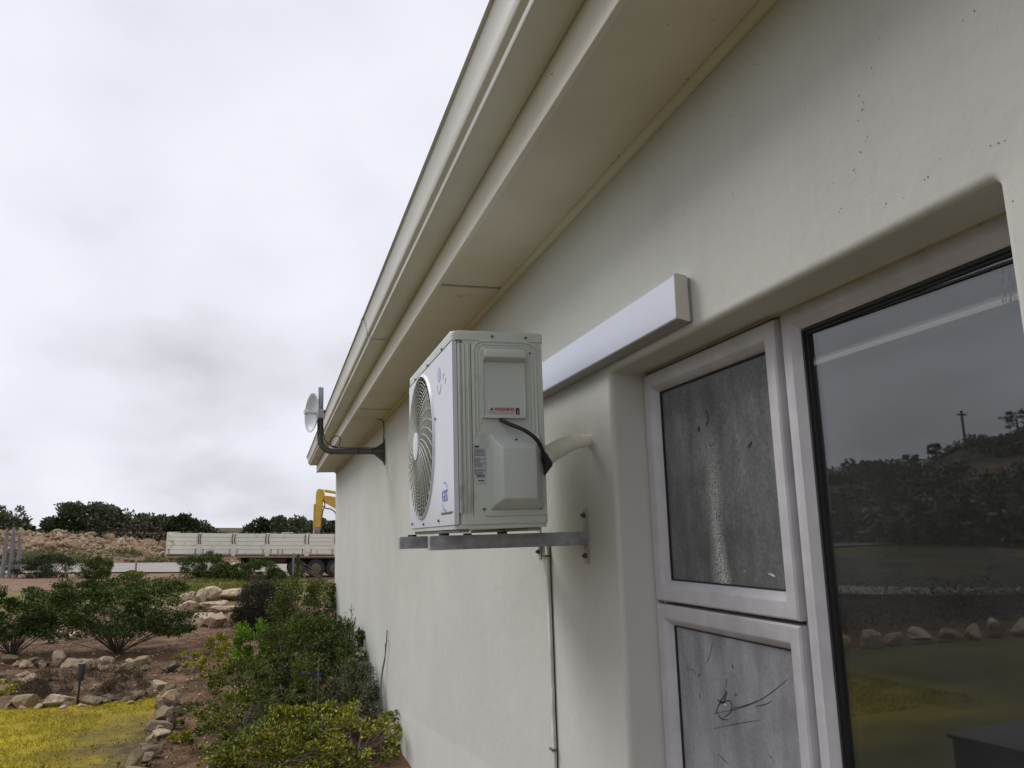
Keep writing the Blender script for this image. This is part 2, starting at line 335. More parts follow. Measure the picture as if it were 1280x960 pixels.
def axis_samples(a, b_, near, far_step):
    out = [0.]; s = near
    while out[-1] < b_: out.append(out[-1] + s); s *= far_step
    neg = [0.]; s = near
    while neg[-1] > a: neg.append(neg[-1] - s); s *= far_step
    return np.array(sorted(set(neg[1:] + out)))
xs = axis_samples(-3500, 3500, .28, 1.035); ys = axis_samples(-3500, 3500, .28, 1.03) + 8
X, Y = np.meshgrid(xs, ys); Zg = hgt(X, Y)
for i in range(X.shape[0]):
    for j in range(X.shape[1]):
        if abs(X[i, j]) < 40 and -5 < Y[i, j] < 60:
            inl = X[i, j] < -.4 and Y[i, j] < 9.6
            Zg[i, j] += (-.02 if inl else .035) * (1 if inl else noise.fractal(Vector((X[i, j] * .9, Y[i, j] * .9, 0)), 1., 2., 4)) - (.0 if inl else .01)
def grid_mesh(name, X, Y, Z, mt):
    ny, nx = X.shape; me = bpy.data.meshes.new(name)
    v = np.stack([X, Y, Z], -1).reshape(-1, 3); idx = np.arange(nx * ny).reshape(ny, nx)
    f = np.stack([idx[:-1, :-1], idx[:-1, 1:], idx[1:, 1:], idx[1:, :-1]], -1).reshape(-1, 4)
    me.from_pydata(v.tolist(), [], f.tolist()); me.polygons.foreach_set('use_smooth', [True] * len(f)); return link(name, me, mt)
# ground: soil near the house, reddish berm, grass verge, scrub on the hills
m = mat('ground_soil', (.115, .075, .05), .95, bump=.08, bscale=9, spec=.15); t, b = bsdf('ground_soil')
g = N(t, 'ShaderNodeNewGeometry'); s = N(t, 'ShaderNodeSeparateXYZ'); t.links.new(g.outputs['Position'], s.inputs[0])
def noi(sc_, det=6., ro=.6):
    n = N(t, 'ShaderNodeTexNoise', i_Scale=sc_, i_Detail=det, i_Roughness=ro); t.links.new(g.outputs['Position'], n.inputs['Vector']); return n.outputs[0]
soil = ramp(t, [(.34, (.05, .027, .015)), (.5, (.14, .078, .043)), (.66, (.27, .17, .105))], noi(2.2, 9, .7)).outputs[0]
fine = noi(38, 4, .7); soil = mix_c(t, ramp(t, [(.60, 0.), (.66, .6)], fine).outputs[0], soil, (.27, .20, .14))
berm = ramp(t, [(.3, (.17, .095, .06)), (.65, (.29, .19, .125))], noi(.9, 8, .65)).outputs[0]
grass = ramp(t, [(.35, (.10, .10, .03)), (.6, (.19, .175, .045))], noi(2.5, 7, .65)).outputs[0]
scrub = ramp(t, [(.38, (.030, .036, .018)), (.52, (.075, .07, .035)), (.66, (.20, .145, .085))], noi(.16, 9, .66)).outputs[0]
yw = math_n(t, 'ADD', s.outputs[1], math_n(t, 'MULTIPLY', math_n(t, 'SUBTRACT', noi(.5, 4), .5), 7.))
def band(v, a, b_, c, d):
    return math_n(t, 'MULTIPLY', ramp01(v, a, b_), math_n(t, 'SUBTRACT', 1., ramp01(v, c, d)))
def ramp01(v, a, b_):
    m_ = N(t, 'ShaderNodeMapRange'); m_.clamp = True; t.links.new(v, m_.inputs[0]); m_.inputs[1].default_value = a; m_.inputs[2].default_value = b_; return m_.outputs[0]
c = mix_c(t, ramp01(yw, 20, 24), soil, grass)
c = mix_c(t, math_n(t, 'MULTIPLY', ramp01(yw, 27, 30), 1.), c, berm)
gx = math_n(t, 'MULTIPLY', band(s.outputs[0], -6, -3.5, .5, 2.5), band(yw, 23, 25, 32, 35)); c = mix_c(t, gx, c, grass)
lx = math_n(t, 'SUBTRACT', 1., ramp01(math_n(t, 'ADD', s.outputs[0], math_n(t, 'MULTIPLY', noi(.3), 3.)), -9.5, -7.))
lx = math_n(t, 'MULTIPLY', lx, math_n(t, 'SUBTRACT', 1., band(s.outputs[1], 24, 28, 50, 60)))
c = mix_c(t, lx, c, scrub)
c = mix_c(t, ramp01(s.outputs[1], 60, 70), c, scrub)
t.links.new(c, b.inputs['Base Color'])
tag(grid_mesh('ground', X, Y, Zg, 'ground_soil'), kind='structure')

# lawn sheet
mat('lawn_turf', (.21, .185, .035), .95, bump=.012, bscale=60); t, b = bsdf('lawn_turf'); g = N(t, 'ShaderNodeNewGeometry')
lc = ramp(t, [(.30, (.17, .12, .03)), (.44, (.34, .26, .024)), (.62, (.42, .325, .022)), (.8, (.25, .25, .018))], noi(1.4, 8, .62)).outputs[0]
lc = mix_c(t, ramp(t, [(.55, 0.), (.7, .6)], noi(30, 3, .6)).outputs[0], lc, (.10, .085, .03))
s = N(t, 'ShaderNodeSeparateXYZ'); t.links.new(g.outputs['Position'], s.inputs[0])
edge = math_n(t, 'MULTIPLY', ramp01(math_n(t, 'ADD', s.outputs[0], math_n(t, 'MULTIPLY', math_n(t, 'SUBTRACT', noi(3, 6), .5), 2.)), -1.9, -1.0), math_n(t, 'SUBTRACT', 1., ramp01(s.outputs[1], 8.3, 9.3)))
b.inputs['Specular IOR Level'].default_value = .1
far = ramp01(math_n(t, 'MULTIPLY', math_n(t, 'ADD', s.outputs[0], math_n(t, 'MULTIPLY', noi(.6), 1.4)), -1.), 2.4, 4.0)
far = math_n(t, 'MAXIMUM', far, math_n(t, 'SUBTRACT', 1., ramp01(math_n(t, 'ADD', s.outputs[1], noi(.7)), 5.6, 6.7)))
lc = mix_c(t, far, lc, ramp(t, [(.3, (.085, .080, .035)), (.7, (.155, .145, .055))], noi(.8, 7, .6)).outputs[0])
lc = mix_c(t, edge, lc, ramp(t, [(.4, (.07, .055, .035)), (.6, (.16, .12, .06))], noi(9, 5, .7)).outputs[0])
t.links.new(lc, b.inputs['Base Color'])
bm = bmesh.new()
vs_ = [bm.verts.new((x + (.03 * math.sin(k * 3)), y, .012)) for k, (x, y) in enumerate(LAWN)]
f = bm.faces.new(vs_); bmesh.ops.triangulate(bm, faces=[f]); bmesh.ops.subdivide_edges(bm, edges=bm.edges[:], cuts=6, use_grid_fill=True)
tag(build('lawn', bm, 'lawn_turf', smooth=True), kind='structure')
def in_poly(x, y, P):
    c_ = False; n_ = len(P)
    for i in range(n_):
        (x1, y1), (x2, y2) = P[i], P[i - 1]
        if (y1 > y) != (y2 > y) and x < (x2 - x1) * (y - y1) / (y2 - y1) + x1: c_ = not c_
    return c_
# gravel yard and roads
mat('gravel_road', (.34, .30, .275), .95, var=(.26, .225, .20), scale=.5, detail=9, bump=.02, bscale=5)
ribbon('gravel_road', [(40, 46), (22, 48), (8, 50), (-2, 50.5), (-9, 50), (-16, 45), (-20, 34), (-25.2, 29.6), (-35, 30.4), (-70, 34)], [14, 18, 19, 19, 17, 12, 7, 5, 4, 4], .05, 'gravel_road')
ribbon('driveway', [(-10.5, 26), (-9.9, 20), (-11.1, 15.5), (-13.75, 13.2), (-20, 10.2), (-34, 5)], [2.2, 2.2, 2.0, 1.7, 1.7, 2], .11, 'concrete_path')

# ---------------------------------------------------------------- house
W_, XR, YN_, YC = .976, 1.098, -4.0, 13.77
ZS, ZT = ZR(1.087), ZR(.477)
Y0, Y1, ZB = .846, 2.255, .72
house = empty('house', (W_, 5, 0), label='cream plastered bungalow with deep boxed eaves and gutter along its long wall', cat='house')
def hp(o): o.parent = house; o.matrix_parent_inverse = Matrix.Translation((-W_, -5, 0)); return o
# front wall with a bull-nosed window opening
bm = bmesh.new()
def loop(off, x, rc):
    pts = []; a0, a1, b0, b1 = Y0 - off, Y1 + off, ZB - off, ZT + off; r_ = max(rc + off, .001)
    for cy, cz, st in ((a1 - r_, b1 - r_, 0), (a0 + r_, b1 - r_, 90), (a0 + r_, b0 + r_, 180), (a1 - r_, b0 + r_, 270)):
        for k in range(7):
            an = math.radians(st + 15 * k); pts.append((x, cy + r_ * math.cos(an), cz + r_ * math.sin(an)))
    return [bm.verts.new(p) for p in pts]
R_ = .017; loops = []
for k in range(7):
    an = math.radians(15 * k); loops.append(loop(R_ * (1 - math.sin(an)), W_ + R_ * (1 - math.cos(an)), .012))
loops.append(loop(0, XR + .10, .012))
for a, b_ in zip(loops, loops[1:]):
    n_ = len(a)
    for k in range(n_): bm.faces.new((a[k], a[(k + 1) % n_], b_[(k + 1) % n_], b_[k]))
o_ = [bm.verts.new((W_, y, z)) for y, z in ((YC, ZS + .12), (YN_, ZS + .12), (YN_, -.4), (YC, -.4))]
L = loops[0]; q = [3, 10, 17, 24]
for i in range(4):
    a, b_ = q[i], q[(i + 1) % 4]; seg_ = [L[k % 28] for k in range(a, b_ + 1 if b_ > a else b_ + 29)]
    bm.faces.new(seg_ + [o_[(i + 1) % 4], o_[i]])
hp(build('wall', bm, 'plaster', smooth=True))
bm = bmesh.new(); box(bm, W_ + .003, 9.0, YC - .2, YC - .001, -.4, ZS + .1); hp(build('wall', bm, 'plaster'))
bm = bmesh.new(); box(bm, W_ + .003, 9.0, YN_, YN_ + .2, -.4, ZS + .1); hp(build('wall', bm, 'plaster'))
bm = bmesh.new(); box(bm, 8.8, 9.0, YN_ + .2, YC - .2, -.4, ZS + .1); hp(build('wall', bm, 'plaster'))
# room behind the window
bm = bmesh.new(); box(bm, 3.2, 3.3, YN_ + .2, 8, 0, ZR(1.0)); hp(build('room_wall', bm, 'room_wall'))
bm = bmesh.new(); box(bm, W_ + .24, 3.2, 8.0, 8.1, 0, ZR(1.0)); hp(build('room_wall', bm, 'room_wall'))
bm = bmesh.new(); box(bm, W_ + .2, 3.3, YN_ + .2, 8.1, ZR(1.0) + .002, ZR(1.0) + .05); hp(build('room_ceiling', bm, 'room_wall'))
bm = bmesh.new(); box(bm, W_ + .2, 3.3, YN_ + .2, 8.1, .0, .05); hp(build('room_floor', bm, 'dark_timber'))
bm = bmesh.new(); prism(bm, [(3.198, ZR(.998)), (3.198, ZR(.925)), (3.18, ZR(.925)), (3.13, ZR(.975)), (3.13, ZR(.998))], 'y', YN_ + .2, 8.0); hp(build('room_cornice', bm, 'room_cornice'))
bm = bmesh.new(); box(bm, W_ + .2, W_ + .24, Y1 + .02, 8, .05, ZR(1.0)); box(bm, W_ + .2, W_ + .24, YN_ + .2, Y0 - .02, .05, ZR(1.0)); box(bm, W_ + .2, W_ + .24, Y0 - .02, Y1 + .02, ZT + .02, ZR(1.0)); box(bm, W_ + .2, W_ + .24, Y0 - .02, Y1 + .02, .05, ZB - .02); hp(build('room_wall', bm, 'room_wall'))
added_glow = empty('added_glow_strip', (3.0, 3.4, ZR(.99)), label='added glowing tube for the pale line inside the room, seen dimly through the panes', cat='added glow')  # glow added to draw the pale cornice line; no lamp known here
added_glow_inv = Matrix.Translation(-added_glow.location)
m = bpy.data.materials.new('tube_glow'); m.use_nodes = True; M['tube_glow'] = m; m.node_tree.nodes['Principled BSDF'].inputs['Emission Color'].default_value = (1, .98, .9, 1); m.node_tree.nodes['Principled BSDF'].inputs['Emission Strength'].default_value = .42
bm = bmesh.new(); box(bm, 2.98, 3.09, 1.4, 5.6, ZR(.955), ZR(.999), bev=.01); o = build('added_glow_body', bm, 'room_cornice', added_glow); o.matrix_parent_inverse = added_glow_inv
bm = bmesh.new(); tube(bm, [(3.03, 1.45, ZR(.935)), (3.03, 5.55, ZR(.935))], .013, 10); o = build('added_glow_tube', bm, 'tube_glow', added_glow); o.matrix_parent_inverse = added_glow_inv
# eaves
XO = .662
jy = [YN_ - .15, -.15, 3.375, 6.93, 10.45, YC]
for a, b_ in zip(jy, jy[1:]):
    bm = bmesh.new(); box(bm, XO + .02, W_ + .02, a + .0025, b_ - .0025, ZS, ZS + .008, bev=.0012, seg=1); hp(build('soffit_panel', bm, 'eaves_board'))
for y in jy[1:-1]:
    bm = bmesh.new(); box(bm, XO + .02, W_ - .022, y - .010, y + .010, ZS - .0045, ZS - .0004, bev=.001, seg=1); hp(build('joint_strip', bm, 'light_base'))
bm = bmesh.new(); prism(bm, [(W_ - .001, ZS - .001), (W_ - .021, ZS - .001), (W_ - .020, ZS - .008), (W_ - .012, ZS - .017), (W_ - .006, ZS - .021), (W_ - .001, ZS - .021)], 'y', YN_, YC - .01); hp(build('cornice', bm, 'eaves_board', smooth=True))
bm = bmesh.new(); box(bm, XO, XO + .019, YN_ - .15, YC, ZS - .008, ZR(1.33), bev=.002, seg=1); hp(build('fascia_board', bm, 'eaves_paint'))
bm = bmesh.new(); prism(bm, [(XO + .02, ZS + .009), (W_ + .3, ZS + .009), (W_ + .3, ZR(1.42)), (XO + .02, ZR(1.31))], 'y', YC - .02, YC); hp(build('end_board', bm, 'eaves_paint'))
# gutter profile (open channel with thickness)
prof = [(XO - .002, 1.325), (XO - .002, 1.204), (.556, 1.204), (.5485, 1.206), (.545, 1.213), (.546, 1.224), (.541, 1.230), (.533, 1.233), (.529, 1.238), (.525, 1.262), (.518, 1.295), (.509, 1.318), (.5065, 1.324), (.5065, 1.334), (.499, 1.338), (.495, 1.332)]
inn = [(x + (.0035 if k > 1 else -.0035), z + .0035) for k, (x, z) in enumerate(prof)][:-2]; inn[0] = (XO - .0055, 1.325)
inn = inn[:-1] + [(.5100, 1.3315)]
bm = bmesh.new(); prism(bm, [(a, ZR(b_)) for a, b_ in prof + inn[::-1]], 'y', YN_ - .15, YC, cap=False); gut = hp(build('gutter', bm, 'gutter_paint', smooth=True))
bm = bmesh.new(); prism(bm, [(a + .0005, ZR(b_)) for a, b_ in prof[:14]], 'y', YC - .004, YC + .003); o = build('gutter_end_cap', bm, 'gutter_paint'); hp(o)
for y in (4.9, 11.0):
    bm = bmesh.new()
    pj_ = [(a - .0028 if k > 2 else a, ZR(b_) - (.0028 if 0 < k < 5 else 0)) for k, (a, b_) in enumerate(prof)]
    inn2 = [(a, ZR(b_)) for a, b_ in prof]
    prism(bm, pj_ + inn2[::-1], 'y', y, y + .06, cap=False); hp(build('gutter_joint', bm, 'gutter_paint', smooth=True))
# roof: low pitch corrugated sheets
def roof_sheet(xa, xb, za, zb):
    bm = bmesh.new(); ys_ = np.arange(YN_ - .2, YC + .02, .0475); A, B = [], []
    for k, y in enumerate(ys_):
        dz = .009 * math.cos(k * math.pi / 2); A.append(bm.verts.new((xa, y, za + dz))); B.append(bm.verts.new((xb, y, zb + dz)))
    fs = [bm.faces.new((A[k], A[k + 1], B[k + 1], B[k])) for k in range(len(A) - 1)]
    r_ = bmesh.ops.extrude_face_region(bm, geom=fs); bmesh.ops.translate(bm, vec=(0, 0, .002), verts=[v for v in r_['geom'] if isinstance(v, bmesh.types.BMVert)])
    hp(build('roof', bm, 'roof_sheet', smooth=True))
roof_sheet(.60, 5.0, ZR(1.350), ZR(2.35)); roof_sheet(9.4, 5.003, ZR(1.350), ZR(2.351))
for ye in (YC - .1, YN_ + .05):
    bm = bmesh.new(); prism(bm, [(W_ + .301, ZS + .101), (9.0, ZS + .101), (9., ZR(1.38)), (5.0, ZR(2.32)), (W_ + .301, ZR(1.42))], 'y', ye - .05, ye); hp(build('gable', bm, 'plaster'))

# window: outer frame > sashes, panes
def mitre(bm, y0, y1, z0, z1, prof_):     # prof_: (inset, x) loops from outside to inside
    ls = [[bm.verts.new((x, y, z)) for y, z in ((y0 + i, z0 + i), (y1 - i, z0 + i), (y1 - i, z1 - i), (y0 + i, z1 - i))] for i, x in prof_]
    for a, b_ in zip(ls, ls[1:]):
        for k in range(4): bm.faces.new((a[k], a[(k + 1) % 4], b_[(k + 1) % 4], b_[k]))
FX = XR
bm = bmesh.new()
# fixed outer frame incl. mullion and big-pane surround
mitre(bm, Y0, 1.547, ZB, ZT, [(0, FX + .06), (0, FX), (.004, FX - .002), (.032, FX - .002), (.036, FX + .002), (.050, FX + .014), (.052, FX + .030)])
mitre(bm, 1.5475, Y1, ZB, ZT, [(0, FX + .06), (0, FX + .012), (.022, FX + .012), (.022, FX + .05)])
win = hp(build('window', bm, 'frame_paint', smooth=True))
win['label'] = 'mauve grey painted window frame with one large fixed pane and two small sashes'
def wp(o): o.parent = win; return o
ZG = ZR(-.205)
def sash(z0, z1, gmat, nm):
    bm = bmesh.new(); ya, yb = 1.560, 2.246
    mitre(bm, ya, yb, z0, z1, [(0, FX + .05), (.0, FX - .010), (.004, FX - .014), (.036, FX - .014), (.041, FX - .010), (.056, FX + .008), (.058, FX + .018)])
    wp(build('sash_frame', bm, 'frame_paint', smooth=True))
    bm = bmesh.new(); mitre(bm, ya, yb, z0, z1, [(.0582, FX + .010), (.0615, FX + .011), (.0615, FX + .022)]); wp(build('gasket', bm, 'gasket'))
    bm = bmesh.new(); box(bm, FX + .016, FX + .021, ya + .05, yb - .05, z0 + .05, z1 - .05); return wp(build('pane', bm, gmat))
p1 = sash(ZG + .003, ZT - .012, 'glass_dusty_dark', 'u'); p1['label'] = 'obscured upper pane with a crazed pale streak and dark smudges'
p2 = sash(ZB + .012, ZG - .007, 'glass_dusty_pale', 'l'); p2['label'] = 'scratched pale grey lower pane'
bm = bmesh.new(); mitre(bm, Y0, 1.547, ZB, ZT, [(.0525, FX + .012), (.0575, FX + .013), (.0575, FX + .019), (.063, FX + .0195), (.063, FX + .030)]); wp(build('gasket', bm, 'gasket'))
bm = bmesh.new(); box(bm, FX + .026, FX + .032, Y0 + .045, 1.502, ZB + .045, ZT - .045)
for v_ in bm.verts: v_.co.x += .0178 * (1.502 - v_.co.y) / (1.502 - Y0 - .045)      # the pane sits slightly askew in its frame
o = wp(build('pane', bm, 'pane_glass')); o['label'] = 'large clear pane mirroring clouds, hillside and lawn'
bm = bmesh.new(); box(bm, FX - .004, FX + .012, Y1 - .0075, Y1 + .001, ZB, ZT); box(bm, FX - .003, FX + .012, Y0, Y1 - .008, ZT - .005, ZT + .001); wp(build('sealant_bead', bm, 'sealant'))
bm = bmesh.new(); box(bm, W_ - .03, FX + .02, Y0 + .001, Y1 - .001, ZB - .03, ZB - .001, bev=.004); hp(build('window_sill', bm, 'plaster'))
# marks on the panes: scratches, scraped sticker remains, smudges
def stroke(bm, pts, wd, x):
    P = spline([(x, a, b_) for a, b_ in pts], 6); L_ = []
    for i, p in enumerate(P):
        d = P[min(i + 1, len(P) - 1)] - P[max(i - 1, 0)]; d.normalize(); n_ = Vector((0, -d.z, d.y)); k = wd * .8 * math.sin(math.pi * (.08 + .84 * i / (len(P) - 1)))
        L_.append((bm.verts.new(p + n_ * k / 2), bm.verts.new(p - n_ * k / 2), bm.verts.new(p + n_ * k / 2 + Vector((.0004, 0, 0))), bm.verts.new(p - n_ * k / 2 + Vector((.0004, 0, 0)))))
    for a, b_ in zip(L_, L_[1:]):
        bm.faces.new((a[0], a[1], b_[1], b_[0])); bm.faces.new((a[0], b_[0], b_[2], a[2])); bm.faces.new((a[1], a[3], b_[3], b_[1]))
GX = FX + .0152
def PX(u, v, x=GX):                     # photo survey of a mark on the pane plane -> (y, z)
    d = ray(u, v); k = x / d.x; return (d.y * k, d.z * k + H0)
bm = bmesh.new()
for pts, wd in (([(893, 892), (925, 885), (955, 872), (984, 849)], .003), ([(912, 886), (930, 882), (948, 876)], .0025), ([(944, 883), (958, 880), (964, 876)], .003),
                ([(890, 911), (925, 904), (950, 900)], .0018), ([(891, 803), (886, 822), (882, 829)], .0022), ([(894, 893), (899, 880), (907, 866), (904, 862)], .006), ([(899, 880), (912, 876), (914, 888), (905, 897)], .005),
                ([(896, 889), (901, 898), (911, 900)], .005), ([(896, 874), (904, 878), (909, 864)], .007), ([(907, 860), (908, 848)], .003), ([(915, 830), (916, 836)], .006), ([(918, 868), (921, 869)], .005), ([(856, 836), (867, 838), (869, 846)], .002), ([(872, 846), (875, 842)], .004), ([(874, 866), (875, 874)], .003), ([(963, 945), (964, 948)], .004), ([(898, 943), (910, 955)], .003)):
    stroke(bm, [PX(*q) for q in pts], wd, GX)
tag(wp(build('scratch_marks', bm, 'scratch', recalc=False)), kind='stuff')
bm = bmesh.new()
for pts, wd in (([(873, 533), (874, 540)], .016), ([(940, 552), (935, 560)], .012), ([(883, 512), (885, 524), (882, 532)], .005), ([(887, 556), (888, 558)], .006)):
    stroke(bm, [PX(*q) for q in pts], wd, GX)
tag(wp(build('smudge_marks', bm, 'gasket', recalc=False)), kind='stuff')
bm = bmesh.new()
for pts, wd in (([(960, 717), (966, 719), (969, 721)], .006), ([(931, 713), (932, 715)], .004), ([(905, 882), (908, 880)], .006)):
    stroke(bm, [PX(*q) for q in pts], wd, GX)
tag(wp(build('paint_flecks', bm, 'petal_white', recalc=False)), kind='stuff')
bm = bmesh.new(); rr = random.Random(5)
for k in range(46):
    u = 1247 + rr.gauss(0, 5) + max(0, (k % 9) * 1.2); v = 335 + rr.random() * 46; u += (v - 335) * .32; l_ = rr.uniform(3, 9)
    X2 = FX + .0252 + .0178; stroke(bm, [PX(u, v, X2), PX(u + rr.uniform(-2, 2), v + l_, X2)], rr.uniform(.001, .004), X2)
tag(wp(build('paint_smear', bm, 'label_grey', recalc=False)), kind='stuff')

# pits and dark specks in the plaster
bm = bmesh.new(); rr = random.Random(8)
def speck(px, py, r_):
    d = ray(px, py); k = W_ / d.x; cy_, cz_ = d.y * k, d.z * k + H0; n_ = 7
    bm.faces.new([bm.verts.new((W_ - .0006, cy_ + r_ * rr.uniform(.6, 1.2) * math.cos(6.283 * i / n_), cz_ + 1.5 * r_ * rr.uniform(.6, 1.2) * math.sin(6.283 * i / n_))) for i in range(n_)])
for px_, py_, r_ in ((1104, 18, 1.6), (1100, 33, 1.4), (1099, 47, 1.2), (1090, 86, 1.6), (1093, 90, 1.1), (1075, 121, 1.4), (1078, 128, 1.2), (1077, 136, 1.8), (1073, 150, 1.2), (1084, 172, 1.4), (1081, 176, 1.2), (1075, 190, 1.6), (1068, 212, 1.8), (1069, 214, 1.1), (915, 243, 1.8), (1052, 260, 1.5), (1051, 264, 1.2), (1108, 256, 1.8), (1070, 210, .9), (1041, 230, 1.), (1159, 221, 1.6), (1157, 226, 1.2), (1250, 180, 1.5), (1240, 184, 1.3), (1258, 176, 1.), (1220, 13, 1.6), (1203, 27, 1.2), (1175, 200, 1.), (1128, 246, 1.), (875, 104, 1.6), (870, 107, 1.2), (785, 198, 1.8), (781, 202, 1.3), (766, 216, 1.3), (729, 259, 1.8), (726, 262, 1.3), (1040, 180, .8), (990, 300, .8), (660, 910, 1.0), (664, 932, .9), (840, 905, .9), (1265, 250, 1.2)):
    speck(px_ + rr.uniform(-2, 2), py_ + rr.uniform(-2, 2), r_ * .00085)
    if rr.random() < .6: speck(px_ + rr.uniform(-5, 5), py_ + rr.uniform(-9, 9), r_ * .0004)
for _ in range(90): speck(rr.gauss(1084, 16), rr.uniform(5, 280), rr.uniform(.0002, .0005))
for _ in range(70): speck(rr.uniform(760, 1270), rr.uniform(5, 330), rr.uniform(.0002, .00045))
for px_, py_ in ((870, 100), (866, 106), (812, 165), (785, 196), (779, 204), (766, 216), (748, 237), (729, 258), (722, 266), (905, 62), (760, 24), (763, 19), (700, 122), (660, 190), (628, 243), (690, 92), (835, 30), (742, 66)):
    d = ray(px_, py_); k = (ZS - H0) / d.z; cx_, cy_ = min(d.x * k, W_ - .024), d.y * k; q_ = rr.uniform(.0012, .0026)
    bm.faces.new([bm.verts.new((cx_ + q_ * rr.uniform(.5, 1.2) * math.cos(6.283 * i / 6), cy_ + 2.2 * q_ * rr.uniform(.5, 1.2) * math.sin(6.283 * i / 6), ZS - .0006)) for i in range(6)])
tag(hp(build('plaster_pits', bm, 'crack', recalc=False)), kind='stuff')
# ---------------------------------------------------------------- long wall light
YA, YB = 1.722, 2.965
lt = empty('wall_light', (W_, (YA + YB) / 2, ZR(.56)), label='long white box-shaped batten light on the wall above the window', cat='wall light')
def lp(o): o.parent = lt; o.matrix_parent_inverse = Matrix.Translation((-W_, -(YA + YB) / 2, -ZR(.56))); return o
bm = bmesh.new(); prism(bm, [(W_ - .001, ZR(.611)), (W_ - .006, ZR(.611)), (W_ - .008, ZR(.502)), (W_ - .001, ZR(.500))], 'y', YA + .004, YB); lp(build('back_plate', bm, 'light_base'))
bm = bmesh.new(); prism(bm, [(W_ - .0075, ZR(.613)), (.937, ZR(.617)), (.9345, ZR(.615)), (.9325, ZR(.511)), (.9335, ZR(.508)), (.938, ZR(.507)), (W_ - .0085, ZR(.5015))], 'y', YA + .005, YB - .005); lp(build('diffuser', bm, 'light_cover', smooth=True))
for y0_, y1_ in ((YA, YA + .0045), (YB - .0045, YB)):
    bm = bmesh.new(); prism(bm, [(W_ - .0095, ZR(.6145)), (.9365, ZR(.6195)), (.9315, ZR(.617)), (.9295, ZR(.510)), (.932, ZR(.5055)), (W_ - .0095, ZR(.4985))], 'y', y0_, y1_); lp(build('end_cap', bm, 'light_cap'))
bm = bmesh.new(); prism(bm, [(W_ - .009, ZR(.500)), (.9345, ZR(.5062)), (.9345, ZR(.5052)), (W_ - .009, ZR(.4985))], 'y', YA + .0046, YB - .0046); lp(build('metal_tray', bm, 'light_base'))

# ---------------------------------------------------------------- air conditioner
AX0, AX1, AY0, AY1, AZ0, AZ1 = .479, .752, 2.219, 2.990, ZR(.017), ZR(.581)
ac = empty('air_conditioner', ((AX0 + AX1) / 2, (AY0 + AY1) / 2, AZ0), label='white outdoor air conditioner unit on steel wall brackets beside the window', cat='air conditioner')
def ap(o): o.parent = ac; o.matrix_parent_inverse = Matrix.Translation(-ac.location); return o
def rrect(x0, x1, y0, y1, rs, n=5):     # rounded rectangle outline in plan, rs for corners (x0y0, x1y0, x1y1, x0y1)
    pts = []
    for (cx, cy, sx, sy, st), r_ in zip(((x0, y0, 1, 1, 180), (x1, y0, -1, 1, 270), (x1, y1, -1, -1, 0), (x0, y1, 1, -1, 90)), rs):
        for k in range(n + 1):
            an = math.radians(st + 90 * k / n); pts.append((cx + sx * r_ + r_ * math.cos(an), cy + sy * r_ + r_ * math.sin(an)))
    return pts
FXP = AX0 + .006                        # casing behind the front panel
# casing shell: sides, back (front face is the separate panel)
bm = bmesh.new(); prism(bm, rrect(AX0 + .012, AX1, AY0, AY1, (.022, .012, .012, .006)), 'z', AZ0 + .012, AZ1 - .028, cap=False)
for f in [f for f in bm.faces if f.calc_center_median().x < AX0 + .0135]: bm.faces.remove(f)
ap(build('casing', bm, 'casing', smooth=True))
bm = bmesh.new(); prism(bm, rrect(AX0 - .001, AX1 + .002, AY0 - .002, AY1 + .002, (.024, .012, .012, .024)), 'z', AZ1 - .0275, AZ1)
es = [e for e in bm.edges if all(v.co.z > AZ1 - .001 for v in e.verts)]; bmesh.ops.bevel(bm, geom=es, offset=.005, segments=3, profile=.5, affect='EDGES'); ap(build('lid', bm, 'casing', smooth=True))
bm = bmesh.new(); prism(bm, rrect(AX0 + .003, AX1 - .003, AY0 + .003, AY1 - .003, (.02, .012, .012, .02)), 'z', AZ0, AZ0 + .0118); ap(build('base_pan', bm, 'casing', smooth=True))
bm = bmesh.new(); prism(bm, rrect(AX0 + .006, AX1 - .006, AY0 + .006, AY1 - .006, (.02, .012, .012, .02)), 'z', AZ1 - .031, AZ1 - .0278); ap(build('lid_seam', bm, 'dark_inside'))
# front panel with round opening
CY, CZ, CRD = 2.742, ZR(.302), .237
bm = bmesh.new(); NN = 96
def ring(r_, x): return [bm.verts.new((x, CY + r_ * math.cos(2 * math.pi * k / NN), CZ + r_ * math.sin(2 * math.pi * k / NN))) for k in range(NN)]
fy0, fy1, fz0, fz1 = AY0 + .001, AY1 - .0, AZ0 + .0125, AZ1 - .031
def rect_pt(an):
    c, s_ = math.cos(an), math.sin(an); ts = []
    if c > 1e-9: ts.append((fy1 - CY) / c)
    if c < -1e-9: ts.append((fy0 - CY) / c)
    if s_ > 1e-9: ts.append((fz1 - CZ) / s_)
    if s_ < -1e-9: ts.append((fz0 - CZ) / s_)
    t_ = min(ts); return (AX0, CY + c * t_, CZ + s_ * t_)
outer = [bm.verts.new(rect_pt(2 * math.pi * k / NN)) for k in range(NN)]
cn = {}
for cy, cz in ((fy0, fz0), (fy1, fz0), (fy1, fz1), (fy0, fz1)):
    k = min(range(NN), key=lambda k: (outer[k].co.y - cy) ** 2 + (outer[k].co.z - cz) ** 2); outer[k].co.y = cy; outer[k].co.z = cz
rs_ = [outer, ring(CRD + .012, AX0), ring(CRD + .007, AX0 - .005), ring(CRD + .002, AX0 - .006), ring(CRD, AX0 + .002)]
for a, b_ in zip(rs_, rs_[1:]):
    for k in range(NN): bm.faces.new((a[k], a[(k + 1) % NN], b_[(k + 1) % NN], b_[k]))
back = [bm.verts.new((AX0 + .013, v.co.y, v.co.z)) for v in outer]
